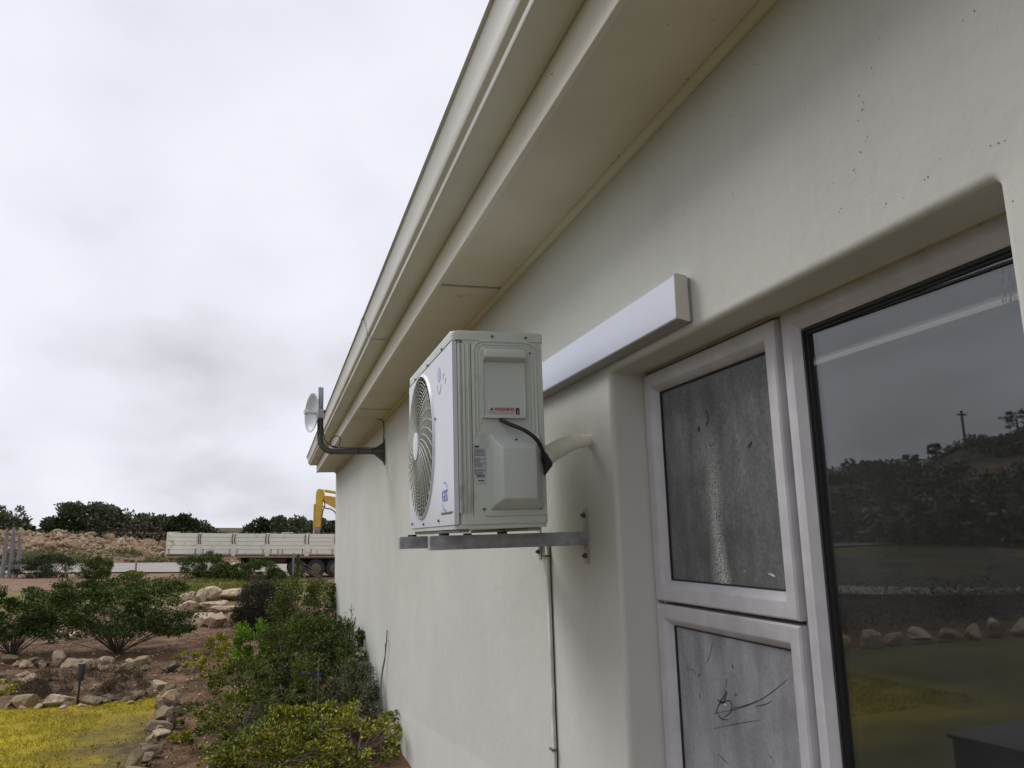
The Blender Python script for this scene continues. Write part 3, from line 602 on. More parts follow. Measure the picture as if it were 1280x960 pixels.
for k in range(NN): bm.faces.new((outer[k], back[k], back[(k + 1) % NN], outer[(k + 1) % NN]))
ap(build('front_panel', bm, 'front_white', smooth=True))
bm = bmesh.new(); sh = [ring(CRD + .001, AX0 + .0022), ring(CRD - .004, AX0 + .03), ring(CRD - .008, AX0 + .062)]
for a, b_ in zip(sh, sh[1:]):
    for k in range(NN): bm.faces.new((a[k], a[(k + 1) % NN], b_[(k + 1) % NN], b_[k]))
ap(build('shaded_fan_shroud', bm, 'fan_plastic_throat_shade', smooth=True))  # throat of the white panel, coloured dark to stand for the shade inside
bm = bmesh.new(); cyl(bm, (AX0 + .061, CY, CZ), (AX0 + .064, CY, CZ), CRD - .006, 48); ap(build('fan_recess', bm, 'dark_inside'))
bm = bmesh.new(); box(bm, AX0 + .014, AX0 + .06, AY0 + .03, AY0 + .034, AZ0 + .02, AZ1 - .04); ap(build('inner_baffle', bm, 'dark_inside'))
# fan blades
bm = bmesh.new()
for k in range(3):
    a0 = k * 2 * math.pi / 3 + .4; rows = []
    for i in range(7):
        r_ = .035 + i * .028; row = []
        for j in range(6):
            an = a0 + (j - 2.5) * .20 * (1 - i * .03) + i * .06; row.append(bm.verts.new((AX0 + .028 + j * .005, CY + r_ * math.cos(an), CZ + r_ * math.sin(an))))
        rows.append(row)
    for a, b_ in zip(rows, rows[1:]):
        for j in range(5): bm.faces.new((a[j], a[j + 1], b_[j + 1], b_[j]))
cyl(bm, (AX0 + .022, CY, CZ), (AX0 + .055, CY, CZ), .04, 20); ap(build('fan_blades', bm, 'fan_plastic_throat_shade', smooth=True))
# grille: rings, swirled ribs
bm = bmesh.new()
dome = lambda r_: AX0 - .006 - .010 * (1 - (r_ / CRD) ** 2)
r_ = .058
while r_ < CRD - .006:
    tube(bm, [(dome(r_) + .0012, CY + r_ * math.cos(2 * math.pi * k / 48), CZ + r_ * math.sin(2 * math.pi * k / 48)) for k in range(48)], .0014, 5, closed=True); r_ += .0118
for k in range(36):
    a0 = 2 * math.pi * k / 36
    tube(bm, [(dome(q_), CY + q_ * math.cos(a0 + s_ * .62), CZ + q_ * math.sin(a0 + s_ * .62)) for q_, s_ in [(.045 + (CRD - .045) * i / 9, (i / 9) ** .8) for i in range(10)]], .0017, 5)
ap(build('fan_grille', bm, 'grille_plastic', smooth=True))
bm = bmesh.new(); tube(bm, [(dome(0) - .006, CY, CZ), (dome(0) - .0055, CY, CZ), (dome(0) - .004, CY, CZ), (dome(0) + .006, CY, CZ)], [.001, .038, .047, .05], 40); ap(build('grille_hub', bm, 'front_white', smooth=True))
for (y, z) in ((2.479, .36), (2.36, .556), (2.60, .556), (2.845, .556), (2.44, .045), (2.70, .040), (2.93, .045)):
    bm = bmesh.new(); x_ = AX0 - .001 if z > .5 or z < .1 else AX0; cyl(bm, (x_ - .0035, y, ZR(z)), (x_ + .002, y, ZR(z)), .0042, 10); ap(build('screw', bm, 'screw'))
bm = bmesh.new(); box(bm, AX0 - .0025, AX0 + .002, 2.245, 2.40, ZR(.062), ZR(.068), bev=.0015); ap(build('panel_lip', bm, 'screw'))
# emblems on the front panel
def disc_pts(bm, x, cy, cz, ry, rz, n=36, a0=0, a1=2 * math.pi, wd=None):
    if wd is None:
        bm.faces.new([bm.verts.new((x, cy + ry * math.cos(2 * math.pi * k / n), cz + rz * math.sin(2 * math.pi * k / n))) for k in range(n)])
    else:
        L_ = []
        for k in range(n + 1):
            an = a0 + (a1 - a0) * k / n; q_ = wd * math.sin(math.pi * (.1 + .8 * k / n))
            L_.append((bm.verts.new((x, cy + (ry + q_ / 2) * math.cos(an), cz + (rz + q_ / 2) * math.sin(an))), bm.verts.new((x, cy + (ry - q_ / 2) * math.cos(an), cz + (rz - q_ / 2) * math.sin(an)))))
        for a, b_ in zip(L_, L_[1:]): bm.faces.new((a[0], a[1], b_[1], b_[0]))
def thick(bm, d=(.0006, 0, 0)):
    r_ = bmesh.ops.extrude_face_region(bm, geom=bm.faces[:]); bmesh.ops.translate(bm, vec=d, verts=[v for v in r_['geom'] if isinstance(v, bmesh.types.BMVert)])
bm = bmesh.new(); disc_pts(bm, AX0 - .0008, 2.412, ZR(.487), .024, .024); disc_pts(bm, AX0 - .0008, 2.412, ZR(.448), .026, .018, 20, math.pi * .9, math.pi * 2.2, .008)
disc_pts(bm, AX0 - .0008, 2.338, ZR(.466), .014, .010, 20, -.6, 2.6, .007); disc_pts(bm, AX0 - .0008, 2.325, ZR(.455), .010, .010, 16, 2.4, 5.2, .005); thick(bm); tag(ap(build('faded_emblem', bm, 'logo_faded')), kind='stuff')
bm = bmesh.new(); disc_pts(bm, AX0 - .0008, 2.352, ZR(.118), .044, .036, 26, math.radians(70), math.radians(160), .005); disc_pts(bm, AX0 - .0008, 2.345, ZR(.112), .044, .040, 26, math.radians(250), math.radians(335), .006); thick(bm); tag(ap(build('round_emblem', bm, 'logo_blue')), kind='stuff')
me = text_mesh('GES', .046, bold=.0006)
me.transform(Matrix(((0, 0, -1, AX0 - .0012), (-1, 0, 0, 2.388), (0, 1, 0, ZR(.100)), (0, 0, 0, 1)))); ap(link('emblem_lettering', me, 'logo_blue'))
# --- side panel features (facing the camera side, -Y)
SY = AY0
for x, w2 in ((.4985, .0052), (.5115, .0045), (.5245, .004)):
    bm = bmesh.new(); tube(bm, [(x, SY + .0025, ZR(.062)), (x, SY, ZR(.066)), (x, SY, ZR(.535)), (x, SY + .0025, ZR(.540))], w2, 10); ap(build('rib', bm, 'casing', smooth=True))
bm = bmesh.new(); box(bm, .5325, .5340, SY - .0006, SY + .002, ZR(.05), ZR(.545)); ap(build('panel_seam', bm, 'dark_inside'))
def raised_loop(x0, x1, z0, z1, r_, th, nm, open_bottom=False):
    pts = []
    for cx, cz, st in ((x1 - r_, z1 - r_, 90), (x0 + r_, z1 - r_, 180),):
        pass
    seq = [(x0, z0)] + [(x0 + r_ - r_ * math.cos(math.radians(a_)), z1 - r_ + r_ * math.sin(math.radians(a_))) for a_ in range(0, 91, 15)] + [(x1 - r_ + r_ * math.sin(math.radians(a_)), z1 - r_ + r_ * math.cos(math.radians(a_))) for a_ in range(0, 91, 15)] + [(x1, z0)]
    bm = bmesh.new(); tube(bm, [(a, SY + .0005, ZR(b_)) for a, b_ in seq], th, 8); ap(build(nm, bm, 'casing', smooth=True))
raised_loop(.5415, .728, .275, .552, .03, .0042, 'panel_ridge'); raised_loop(.5515, .718, .29, .543, .024, .0034, 'panel_ridge'); raised_loop(.5605, .7075, .31, .535, .018, .003, 'panel_ridge')
for x in (.7395, .7455):
    bm = bmesh.new(); tube(bm, [(x, SY + .001, ZR(.05)), (x, SY + .001, ZR(.54))], .0024, 8); ap(build('rib', bm, 'casing', smooth=True))
# upper service cover with handle hood
bm = bmesh.new(); prism(bm, [(SY + .001, ZR(.531)), (SY - .008, ZR(.531)), (SY - .024, ZR(.522)), (SY - .030, ZR(.512)), (SY - .030, ZR(.500)), (SY - .024, ZR(.494)), (SY - .010, ZR(.489)), (SY - .009, ZR(.337)), (SY - .013, ZR(.331)), (SY - .013, ZR(.326)), (SY + .001, ZR(.325))], 'x', .567, .690)
bmesh.ops.bevel(bm, geom=[e for e in bm.edges if abs(e.verts[0].co.x - e.verts[1].co.x) < 1e-6], offset=.0035, segments=3, profile=.5, affect='EDGES'); ap(build('service_cover', bm, 'cover_plastic', smooth=True))
bm = bmesh.new(); box(bm, .5625, .5945 - .02, SY - .004, SY + .001, ZR(.3255), ZR(.529), bev=.002); ap(build('cover_flange', bm, 'cover_plastic'))
bm = bmesh.new(); pts = [(.6665 + .0055 * math.cos(math.radians(a_)), ZR(.351) + .0055 * math.sin(math.radians(a_))) for a_ in range(0, 181, 20)] + [(.661, ZR(.334)), (.672, ZR(.334))]
prism(bm, pts, 'y', SY - .0098, SY - .0085); ap(build('finger_slot', bm, 'dark_inside'))
bm = bmesh.new(); box(bm, .6655, .6685, SY - .0108, SY - .0098, ZR(.3345), ZR(.349)); ap(build('slot_tongue', bm, 'light_base'))
me = text_mesh('WARNING', .0125, bold=.0004); me.transform(Matrix(((1.0, 0, 0, .597), (0, 0, 1, SY - .0098), (0, 1, 0, ZR(.3475)), (0, 0, 0, 1)))); ap(link('warning_lettering', me, 'warn_red'))
bm = bmesh.new()
for a, b_ in (((.5845, .5945), (.3478, .3562)),):
    bm.faces.new([bm.verts.new((a[0], SY - .0098, ZR(b_[0]))), bm.verts.new((a[1], SY - .0098, ZR(b_[0]))), bm.verts.new(((a[0] + a[1]) / 2, SY - .0098, ZR(b_[1] + .0014)))])
thick(bm, (0, .0006, 0)); ap(build('warning_triangle', bm, 'ink'))
bm = bmesh.new(); rr = random.Random(3)
for k in range(4):
    z = .3447 - k * .0037; x = .5815
    while x < .655 - (.012 if k == 3 else 0):
        l_ = rr.uniform(.004, .010); box(bm, x, x + l_, SY - .0096, SY - .0090, ZR(z - .0009), ZR(z)); x += l_ + .0016
tag(ap(build('warning_small_print', bm, 'warn_red')), kind='stuff')
# rating label
bm = bmesh.new(); box(bm, .536, .5715, SY - .0012, SY + .001, ZR(.140), ZR(.252), bev=.0005, seg=1); lab = ap(build('rating_label', bm, 'label_grey'))
bm = bmesh.new(); z = .2435; box(bm, .539, .552, SY - .0018, SY - .0013, ZR(.2425), ZR(.2475))
for k in range(21):
    z = .2385 - k * .0036
    if k in (6, 15): continue
    x = .5385; xe = .558 + rr.uniform(-.004, .012) if k > 2 else .568
    while x < xe:
        l_ = rr.uniform(.002, .006); box(bm, x, min(x + l_, xe), SY - .0018, SY - .0013, ZR(z - .0013), ZR(z)); x += l_ + .0009
for k in range(13): box(bm, .544 + k * .0018, .544 + k * .0018 + rr.choice((.0006, .0011)), SY - .0018, SY - .0013, ZR(.1585), ZR(.165))
for k in range(5): box(bm, .548 + k * .0035, .5505 + k * .0035, SY - .0018, SY - .0013, ZR(.1475), ZR(.151))
for x in (.5375, .5695): box(bm, x, x + .0004, SY - .0018, SY - .0013, ZR(.168), ZR(.226))
tag(ap(build('label_print', bm, 'ink')), kind='stuff')
# lower valve cover
bm = bmesh.new()
A = [bm.verts.new(p) for p in ((.582, SY + .001, ZR(.066)), (.737, SY + .001, ZR(.066)), (.737, SY + .001, ZR(.283)), (.582, SY + .001, ZR(.283)))]
B = [bm.verts.new(p) for p in ((.585, SY - .012, ZR(.074)), (.732, SY - .012, ZR(.074)), (.732, SY - .012, ZR(.272)), (.585, SY - .012, ZR(.272)))]
C = [bm.verts.new(p) for p in ((.606, SY - .056, ZR(.095)), (.704, SY - .056, ZR(.095)), (.704, SY - .056, ZR(.236)), (.606, SY - .056, ZR(.236)))]
for a, b_ in ((A, B), (B, C)):
    for k in range(4): bm.faces.new((a[k], a[(k + 1) % 4], b_[(k + 1) % 4], b_[k]))
bm.faces.new(C); bm.faces.new(A[::-1])
bmesh.ops.bevel(bm, geom=[e for e in bm.edges if e.calc_length() > .0 and not all(v in A for v in e.verts)], offset=.004, segments=3, profile=.5, affect='EDGES'); ap(build('valve_cover', bm, 'cover_plastic', smooth=True))
bm = bmesh.new(); box(bm, .566, .744, SY - .004, SY + .001, ZR(.050), ZR(.067), bev=.002); ap(build('cover_flange', bm, 'cover_plastic'))
for x, z in ((.563, .070), (.7275, .070), (.655, .262), (.598, .566), (.7, .566), (.505, .548), (.712, .52)):
    bm = bmesh.new(); yy = SY - (.0055 if z > .565 or z < .1 else .0015 if z > .3 else .0275); cyl(bm, (x, yy, ZR(z)), (x, yy + .006, ZR(z)), .0038, 10); ap(build('screw', bm, 'screw'))
for x0_, x1_ in ((AX0 + .012, AX0 + .05), (AX1 - .055, AX1 - .012)):      # pressed rails under the base pan
    bm = bmesh.new(); box(bm, x0_, x1_, AY0 + .03, AY1 - .03, ZR(.0075), ZR(.0168), bev=.003); ap(build('foot', bm, 'light_base', smooth=True))
# ---------------------------------------------------------------- brackets
def bracket(y, xf, plate_y0, plate_y1, zt, zb, label):
    t_ = empty('wall_bracket', (W_, y + .02, ZR(-.02)), label=label, cat='bracket', group='steel brackets under the air conditioner')
    inv = Matrix.Translation(-t_.location)
    def p_(o): o.parent = t_; o.matrix_parent_inverse = inv; return o
    bm = bmesh.new()                     # C-channel arm opening downwards/outer
    z0, z1, th = ZR(-.042), ZR(.001), .0028
    prism(bm, [(y, z0), (y, z1), (y + .042, z1), (y + .042, z0), (y + .042 - th, z0), (y + .042 - th, z1 - th), (y + th, z1 - th), (y + th, z0)], 'x', xf, W_ - .005); p_(build('arm', bm, 'galvanised'))
    bm = bmesh.new(); box(bm, xf - .002, xf + .0005, y + .0005, y + .0415, z0 + .0005, z1 - .0005, bev=.0008, seg=1); p_(build('arm_end', bm, 'galvanised'))
    bm = bmesh.new(); box(bm, W_ - .0048, W_ - .0003, plate_y0, plate_y1, ZR(zb), ZR(zt), bev=.001, seg=1); p_(build('wall_plate', bm, 'rusty_plate'))
    for z in (zt - .022, zb + .026):
        bm = bmesh.new(); ym = (plate_y0 + plate_y1) / 2; cyl(bm, (W_ - .014, ym, ZR(z)), (W_ - .0045, ym, ZR(z)), .0085, 6); cyl(bm, (W_ - .019, ym, ZR(z)), (W_ - .013, ym, ZR(z)), .004, 8); p_(build('bolt', bm, 'screw'))
    for x in (xf + .045, AX1 - .06):
        bm = bmesh.new(); cyl(bm, (x, y + .021, ZR(.0012)), (x, y + .021, ZR(.0074)), .016, 14); p_(build('rubber_pad', bm, 'rubber'))
bracket(2.482, .461, 2.484, 2.522, .075, -.102, 'galvanised bracket arm nearer the window, bolted by a rust-spotted plate')
bracket(2.965, .441, 2.975, 3.010, .075, -.095, 'galvanised bracket arm farther from the window, mostly behind the nearer arm')
# pipe, cables, conduit
bm = bmesh.new(); P = spline([(.742, 2.305, ZR(.205)), (.80, 2.345, ZR(.234)), (.86, 2.385, ZR(.262)), (.92, 2.42, ZR(.283)), (.985, 2.44, ZR(.290))], 7)
tube(bm, P, list(np.interp(np.linspace(0, 1, len(P)), [0, .12, .5, .8, 1], [.031, .030, .028, .023, .019]) * (1 + .05 * np.sin(np.arange(len(P)) * 1.9))), 18)
tag(build('insulated_pipe', bm, 'lagging', smooth=True), 'cream wrapped refrigerant pipe running from the air conditioner into the wall', 'pipe')
bm = bmesh.new(); P = spline([(.616, 2.2125, ZR(.322)), (.635, 2.190, ZR(.306)), (.672, 2.165, ZR(.285)), (.704, 2.158, ZR(.258)), (.726, 2.172, ZR(.226)), (.738, 2.20, ZR(.20)), (.768, 2.24, ZR(.198))], 7)
tube(bm, P, .0058, 10); tag(build('power_cable', bm, 'rubber', smooth=True), 'black power cable curving from the service cover across the side of the air conditioner', 'cable')
bm = bmesh.new(); prism(bm, [(.735, ZR(.232)), (.746, ZR(.226)), (.7655, ZR(.192)), (.745, ZR(.168)), (.738, ZR(.160))], 'y', 2.196, 2.212); bmesh.ops.bevel(bm, geom=bm.edges[:], offset=.003, segments=2, affect='EDGES'); tag(build('pipe_wrap', bm, 'rubber', smooth=True), 'black taped insulation joint where the cream pipe meets the air conditioner', 'insulation')
bm = bmesh.new(); lv = [(-.046, 2.884), (-.35, 2.882), (-.8, 2.884), (-1.58, 2.88)]
L_ = [[bm.verts.new(p) for p in ((W_ - .0004, yc - .0115, ZR(z)), (W_ - .012, yc - .0115, ZR(z)), (W_ - .0145, yc - .009, ZR(z)), (W_ - .0145, yc + .009, ZR(z)), (W_ - .012, yc + .0115, ZR(z)), (W_ - .0004, yc + .0115, ZR(z)))] for z, yc in lv]
for a, b_ in zip(L_, L_[1:]):
    for k in range(6): bm.faces.new((a[k], a[(k + 1) % 6], b_[(k + 1) % 6], b_[k]))
bm.faces.new(L_[0]); bm.faces.new(L_[-1][::-1])
cd = build('conduit', bm, 'conduit_pvc', smooth=True); tag(cd, 'thin cream plastic trunking running down the wall below the air conditioner', 'trunking')
for z in (-.085, -.75):
    bm = bmesh.new(); box(bm, W_ - .0245, W_ - .0005, 2.864, 2.900, ZR(z), ZR(z + .006), bev=.001, seg=1); o = build('pipe_clip', bm, 'screw'); o.parent = cd
bm = bmesh.new(); P = spline([(W_ - .0035, 2.868, ZR(-.03)), (W_ - .0035, 2.867, ZR(-.4)), (W_ - .0035, 2.869, ZR(-.8)), (W_ - .0035, 2.865, ZR(-1.58))], 4); tube(bm, P, .0017, 6); tag(build('drain_cable', bm, 'rubber'), 'thin black wire following the cream trunking down the wall', 'cable')

# ---------------------------------------------------------------- dish antenna on the far eave
YD = 7.53
an_ = empty('dish_antenna', (W_, YD, ZR(.785)), label='small white dish antenna on a bent dark pipe below the far end of the gutter', cat='antenna')
def dp(o, par=None): o.parent = par or an_; o.matrix_parent_inverse = Matrix.Translation(-an_.location); return o
bm = bmesh.new(); arc = [(.505 - .115 * math.sin(math.radians(a_)), YD, ZR(.785 + .115 - .115 * math.cos(math.radians(a_)))) for a_ in range(0, 91, 10)]
tube(bm, [(W_ - .01, YD, ZR(.785))] + arc + [(.39, YD, ZR(1.10))], .027, 16); dp(build('bent_pipe', bm, 'pipe_paint', smooth=True))
bm = bmesh.new(); tube(bm, [(.392, YD, ZR(1.02)), (.392, YD, ZR(1.372))], .0235, 14); dp(build('mast', bm, 'mast_metal', smooth=True))
for x in (.73, .86):
    bm = bmesh.new(); tube(bm, [(x, YD, ZR(.785)), (x + .008, YD, ZR(.785))], .0295, 16); dp(build('pipe_band', bm, 'gasket', smooth=True))
bm = bmesh.new(); box(bm, W_ - .008, W_ - .0005, YD - .03, YD + .03, ZR(.66), ZR(.90), bev=.001, seg=1)
prism(bm, [(W_ - .008, ZR(.87)), (W_ - .10, ZR(.812)), (W_ - .10, ZR(.800)), (W_ - .008, ZR(.80))], 'y', YD - .004, YD + .004); prism(bm, [(W_ - .008, ZR(.68)), (W_ - .10, ZR(.757)), (W_ - .10, ZR(.77)), (W_ - .008, ZR(.77))], 'y', YD - .004, YD + .004)
dp(build('wall_plate', bm, 'pipe_paint'))
for z in (.68, .885):
    bm = bmesh.new(); cyl(bm, (W_ - .018, YD - .012, ZR(z)), (W_ - .007, YD - .012, ZR(z)), .009, 6); dp(build('bolt', bm, 'screw'))
dn = Vector((-.955, -.285, .03)).normalized(); dc = Vector((.318, YD - .02, ZR(1.135))); du = dn.orthogonal().normalized(); dv = dn.cross(du)
bm = bmesh.new(); rings = []
prof_d = [(.0, -.035), (.06, -.031), (.11, -.020), (.150, -.004), (.176, .012), (.180, .012), (.180, .006), (.152, -.010), (.11, -.027), (.06, -.038), (0, -.042)]
for r_, h_ in prof_d:
    rings.append([bm.verts.new(dc + dn * h_ + (du * math.cos(2 * math.pi * k / 40) + dv * math.sin(2 * math.pi * k / 40)) * max(r_, .0005)) for k in range(40)])
for a, b_ in zip(rings, rings[1:]):
    for k in range(40): bm.faces.new((a[k], a[(k + 1) % 40], b_[(k + 1) % 40], b_[k]))
dp(build('dish', bm, 'dish_white', smooth=True))
bm = bmesh.new(); tube(bm, [dc - dn * .035, dc + dn * .045], .017, 14); tube(bm, [dc + dn * .045, dc + dn * .075], [.026, .023], 16); dp(build('feed_horn', bm, 'dish_white', smooth=True))
bm = bmesh.new(); box(bm, .352, .43, YD - .045, YD + .03, ZR(1.085), ZR(1.165), bev=.008); dp(build('mount_clamp', bm, 'dish_white'))
bm = bmesh.new(); cyl(bm, (.425, YD - .05, ZR(1.14)), (.425, YD - .03, ZR(1.14)), .010, 10); dp(build('clamp_knob', bm, 'gasket'))
bm = bmesh.new(); P = spline([(.905, YD, ZS - .003), (.945, YD, ZS - .006), (.964, YD, ZS - .04), (.966, YD, ZR(.93)), (.955, YD - .01, ZR(.86)), (.90, YD - .02, ZR(.82)), (.8, YD - .024, ZR(.815)), (.62, YD - .02, ZR(.815)), (.56, YD - .02, ZR(.83)), (.57, YD - .02, ZR(.90)), (.53, YD - .02, ZR(.925)), (.485, YD - .02, ZR(.89)), (.49, YD - .02, ZR(.83)), (.55, YD - .03, ZR(.818)), (.46, YD - .028, ZR(.85)), (.42, YD - .03, ZR(.93)), (.41, YD - .03, ZR(1.09))], 6)
tube(bm, P, .0042, 7); tag(build('antenna_cable', bm, 'rubber', smooth=True), 'thin black cable looping round the bent antenna pipe and up to the soffit', 'cable')

# ---------------------------------------------------------------- rocks
def rock_mesh(seed, sx, sy, sz, sub=3, name='stone'):
    r_ = random.Random(seed); bm = bmesh.new(); bmesh.ops.create_icosphere(bm, subdivisions=sub, radius=1.)
    planes = [(Vector((r_.gauss(0, 1), r_.gauss(0, 1), r_.gauss(0, .8))).normalized(), r_.uniform(.36, .74)) for _ in range(9)]
    off = Vector((seed * 3.1, seed * 1.7, 0))
    for v in bm.verts:
        p = v.co.copy()
        for n_, d_ in planes:
            e = p.dot(n_) - d_
            if e > 0: p -= n_ * e * .99
        p *= 1 + .09 * noise.fractal(p * 2.6 + off, .8, 2.1, 5)
        v.co = Vector((p.x * sx, p.y * sy, p.z * sz))
    me = bpy.data.meshes.new(name); bm.to_mesh(me); bm.free()
    return me
def stone_px(px, py, wpx, hpx, mt, label, seed, group=None, name='stone', depth=.8, rz=None, cat='stone', tilt=0, parent=None):
    """stone standing with its base on the ground at photo point (px,py), wpx wide and hpx tall there"""
    p, t_ = G(px, py); sx = wpx * t_ / FPX / 2 * 1.34; sz = hpx * t_ / FPX / 2 * 1.38
    me = rock_mesh(seed, sx, max(sx * depth, .05), sz); o = link(name, me, mt, loc=p + Vector((0, sx * depth * .5, sz * .55)))
    o.rotation_euler = (random.uniform(-.15, .15), tilt, rz if rz is not None else random.uniform(-.4, .4))
    return tag(o, label, cat, group)
GR = 'rough stones edging the lawn and beds'
back = [(32, 886, 36, 16, 'rock_mossy', 'broad olive stained stone at the left of the lawn edge row'), (9, 888, 20, 11, 'rock_dark', 'small dark stone at the far left end of the lawn edge row'), (27, 889, 12, 6, 'rock_peach', 'tiny pale stone lying before the olive stained edging stone'),
        (67, 886, 42, 15, 'rock_peach', 'long low pale stone sloping up to the right beside the black garden post'), (114, 882, 38, 12, 'rock_grey', 'grey stone with dark top just right of the black garden post'), (136, 880, 24, 10, 'rock_dark', 'dark stone between the streaked grey stone and the lawn corner'), (162, 878, 32, 14, 'rock_dark', 'dark stone with a pale shoulder near the lawn far corner')]
for k, (a, b_, c_, d_, m_, l_) in enumerate(back): stone_px(a, b_, c_, d_, m_, l_, 10 + k, GR)
mid = [(10, 829, 18, 12, 'rock_mossy', 'yellowish stone at the left end of the middle stone row'), (35, 833, 22, 9, 'rock_grey', 'flat grey stone second from left in the middle stone row'), (50, 834, 18, 9, 'rock_dark', 'low dark stone with white chip in the middle stone row'), (72, 832, 18, 17, 'rock_peach', 'upright pointed peach stone in the middle stone row'),
       (89, 835, 26, 12, 'rock_peach', 'broad flat peach stone right of the pointed one'), (104, 834, 17, 10, 'rock_peach', 'slanting peach slab leaning beside the broad flat stone'), (115, 837, 19, 12, 'rock_peach', 'small round peach stone at the middle of the row'), (130, 837, 20, 14, 'rock_peach', 'bright rounded peach stone before the big green shrub'),
       (143, 838, 20, 9, 'rock_peach', 'low peach stone right of the bright rounded stone'), (163, 835, 16, 11, 'rock_peach', 'pale pink stone alone right of a gap in the middle row'), (177, 837, 19, 16, 'rock_mossy', 'crusty ochre stone at the right end of the middle row'), (213, 838, 24, 11, 'rock_dark', 'dark stone half buried in the soil bed right of the shrub')]
for k, (a, b_, c_, d_, m_, l_) in enumerate(mid): stone_px(a, b_, c_, d_, m_, l_, 40 + k, GR)
bed = [(8, 852, 18, 9, 'rock_dark', 'brownish stone at the left margin inside the bed'), (26, 850, 20, 11, 'rock_peach', 'pale stone with flat top inside the left bed'), (40, 853, 20, 9, 'rock_peach', 'peach stone lying right of the flat topped stone in the bed'), (60, 850, 20, 11, 'rock_dark', 'dark jagged stone in the bed behind the dry bushes')]
for k, (a, b_, c_, d_, m_, l_) in enumerate(bed): stone_px(a, b_, c_, d_, m_, l_, 60 + k, GR)
ordw = ['first', 'second', 'third', 'fourth', 'fifth', 'sixth', 'seventh', 'eighth', 'ninth', 'tenth', 'eleventh', 'twelfth', 'thirteenth', 'fourteenth', 'fifteenth', 'sixteenth', 'seventeenth', 'eighteenth']
side = [(184, 862, 18, 13, 'rock_peach'), (186, 874, 14, 12, 'rock_dark'), (199, 865, 20, 15, 'rock_peach'), (209, 872, 20, 18, 'rock_mossy'), (203, 880, 16, 11, 'rock_grey'), (217, 882, 23, 18, 'rock_peach'), (202, 887, 14, 9, 'rock_dark'), (206, 900, 26, 17, 'rock_grey'), (222, 893, 12, 12, 'rock_dark'), (200, 915, 26, 16, 'rock_grey'), (213, 909, 14, 15, 'rock_dark'),
        (197, 925, 22, 11, 'rock_peach'), (187, 932, 18, 11, 'rock_mossy'), (203, 933, 13, 9, 'rock_dark'), (185, 946, 26, 16, 'rock_grey'), (168, 962, 20, 22, 'rock_mossy'), (181, 955, 26, 13, 'rock_grey'), (172, 975, 28, 17, 'rock_grey')]
for k, (a, b_, c_, d_, m_) in enumerate(side):
    look = {'rock_peach': 'pale peach', 'rock_mossy': 'yellow lichened', 'rock_grey': 'weathered grey brown', 'rock_dark': 'dark'}[m_]
    stone_px(a, b_, c_, d_, m_, '%s stone, %s from the far corner in the border right of the lawn' % (look, ordw[k]), 80 + k, GR)
rr = random.Random(21); k = 0                # small wedged stones between the larger ones
for (xa, ya, xb, yb, n_, w0, w1, where) in ((5, 889, 190, 879, 12, 7, 14, 'along the far edge of the lawn'), (190, 868, 222, 888, 9, 7, 14, 'in the border at the lawn corner'), (218, 890, 168, 962, 18, 7, 14, 'in the border right of the lawn'), (2, 832, 190, 838, 17, 7, 15, 'in the middle stone row'), (2, 853, 70, 850, 6, 7, 14, 'inside the left bed')):
    for i in range(n_):
        f_ = (i + rr.random()) / n_; w_ = rr.uniform(w0, w1)
        stone_px(xa + (xb - xa) * f_ + rr.uniform(-4, 4), ya + (yb - ya) * f_ + rr.uniform(-4, 3), w_, w_ * rr.uniform(.45, .8), rr.choice(('rock_peach', 'rock_peach', 'rock_grey', 'rock_mossy', 'rock_dark')), 'small stone wedged between larger ones ' + where, 500 + k, 'small wedged stones ' + where, depth=.9); k += 1
# bank of boulders behind the shrubs
bk = [(232, 756, 22, 17), (250, 754, 20, 16), (264, 751, 24, 16), (296, 750, 38, 13), (330, 752, 40, 17), (365, 750, 22, 10), (388, 752, 20, 11), (240, 768, 26, 16), (266, 765, 34, 15), (290, 766, 46, 10), (322, 768, 46, 10), (246, 783, 34, 19), (270, 784, 30, 19), (292, 783, 26, 17), (222, 783, 22, 12), (350, 765, 32, 11), (205, 768, 26, 14), (309, 780, 24, 12)]
bl = ['left end of the upper row', 'second from left in the upper row', 'third from left in the upper row', 'long top one in mid row', 'large one behind the grey bush', 'small one right of the grey bush', 'low one by the house corner', 'left end of the middle tier', 'domed one in the middle tier', 'long flat slab of the middle tier', 'flat slab behind the grey bush', 'bulky one at lower left', 'bulky one at lower centre', 'yellow crusted one at the lower right', 'lowest one at the left by the shrub', 'flat one hidden behind the grey bush', 'leftmost one peeping through the shrub', 'small one at the foot beside the grey bush']
for k, ((a, b_, c_, d_), l_) in enumerate(zip(bk, bl)):
    stone_px(a, b_, c_, d_, 'rock_peach' if k != 13 else 'rock_mossy', 'peach boulder of the bank, ' + l_, 120 + k, 'peach boulders of the bank beyond the shrubs', name='boulder', depth=.9, cat='boulder')
for k, (a, b_, c_, d_) in enumerate(((268, 865, 16, 7), (291, 866, 14, 8), (105, 758, 18, 8), (80, 762, 20, 9), (60, 805, 18, 7), (90, 800, 22, 10), (72, 797, 16, 9))):
    stone_px(a, b_, c_, d_, 'rock_peach', ['small white stone left of the pair in the planting', 'small white stone right of the pair in the planting', 'pale stone in the soil glimpsed above the big shrub', 'pale stone in the soil glimpsed above the left shrub gap', 'low pale stone between the two green shrubs', 'pale slab between the two green shrubs', 'pale round stone behind the slab between the shrubs'][k], 150 + k, 'loose stones in the soil')
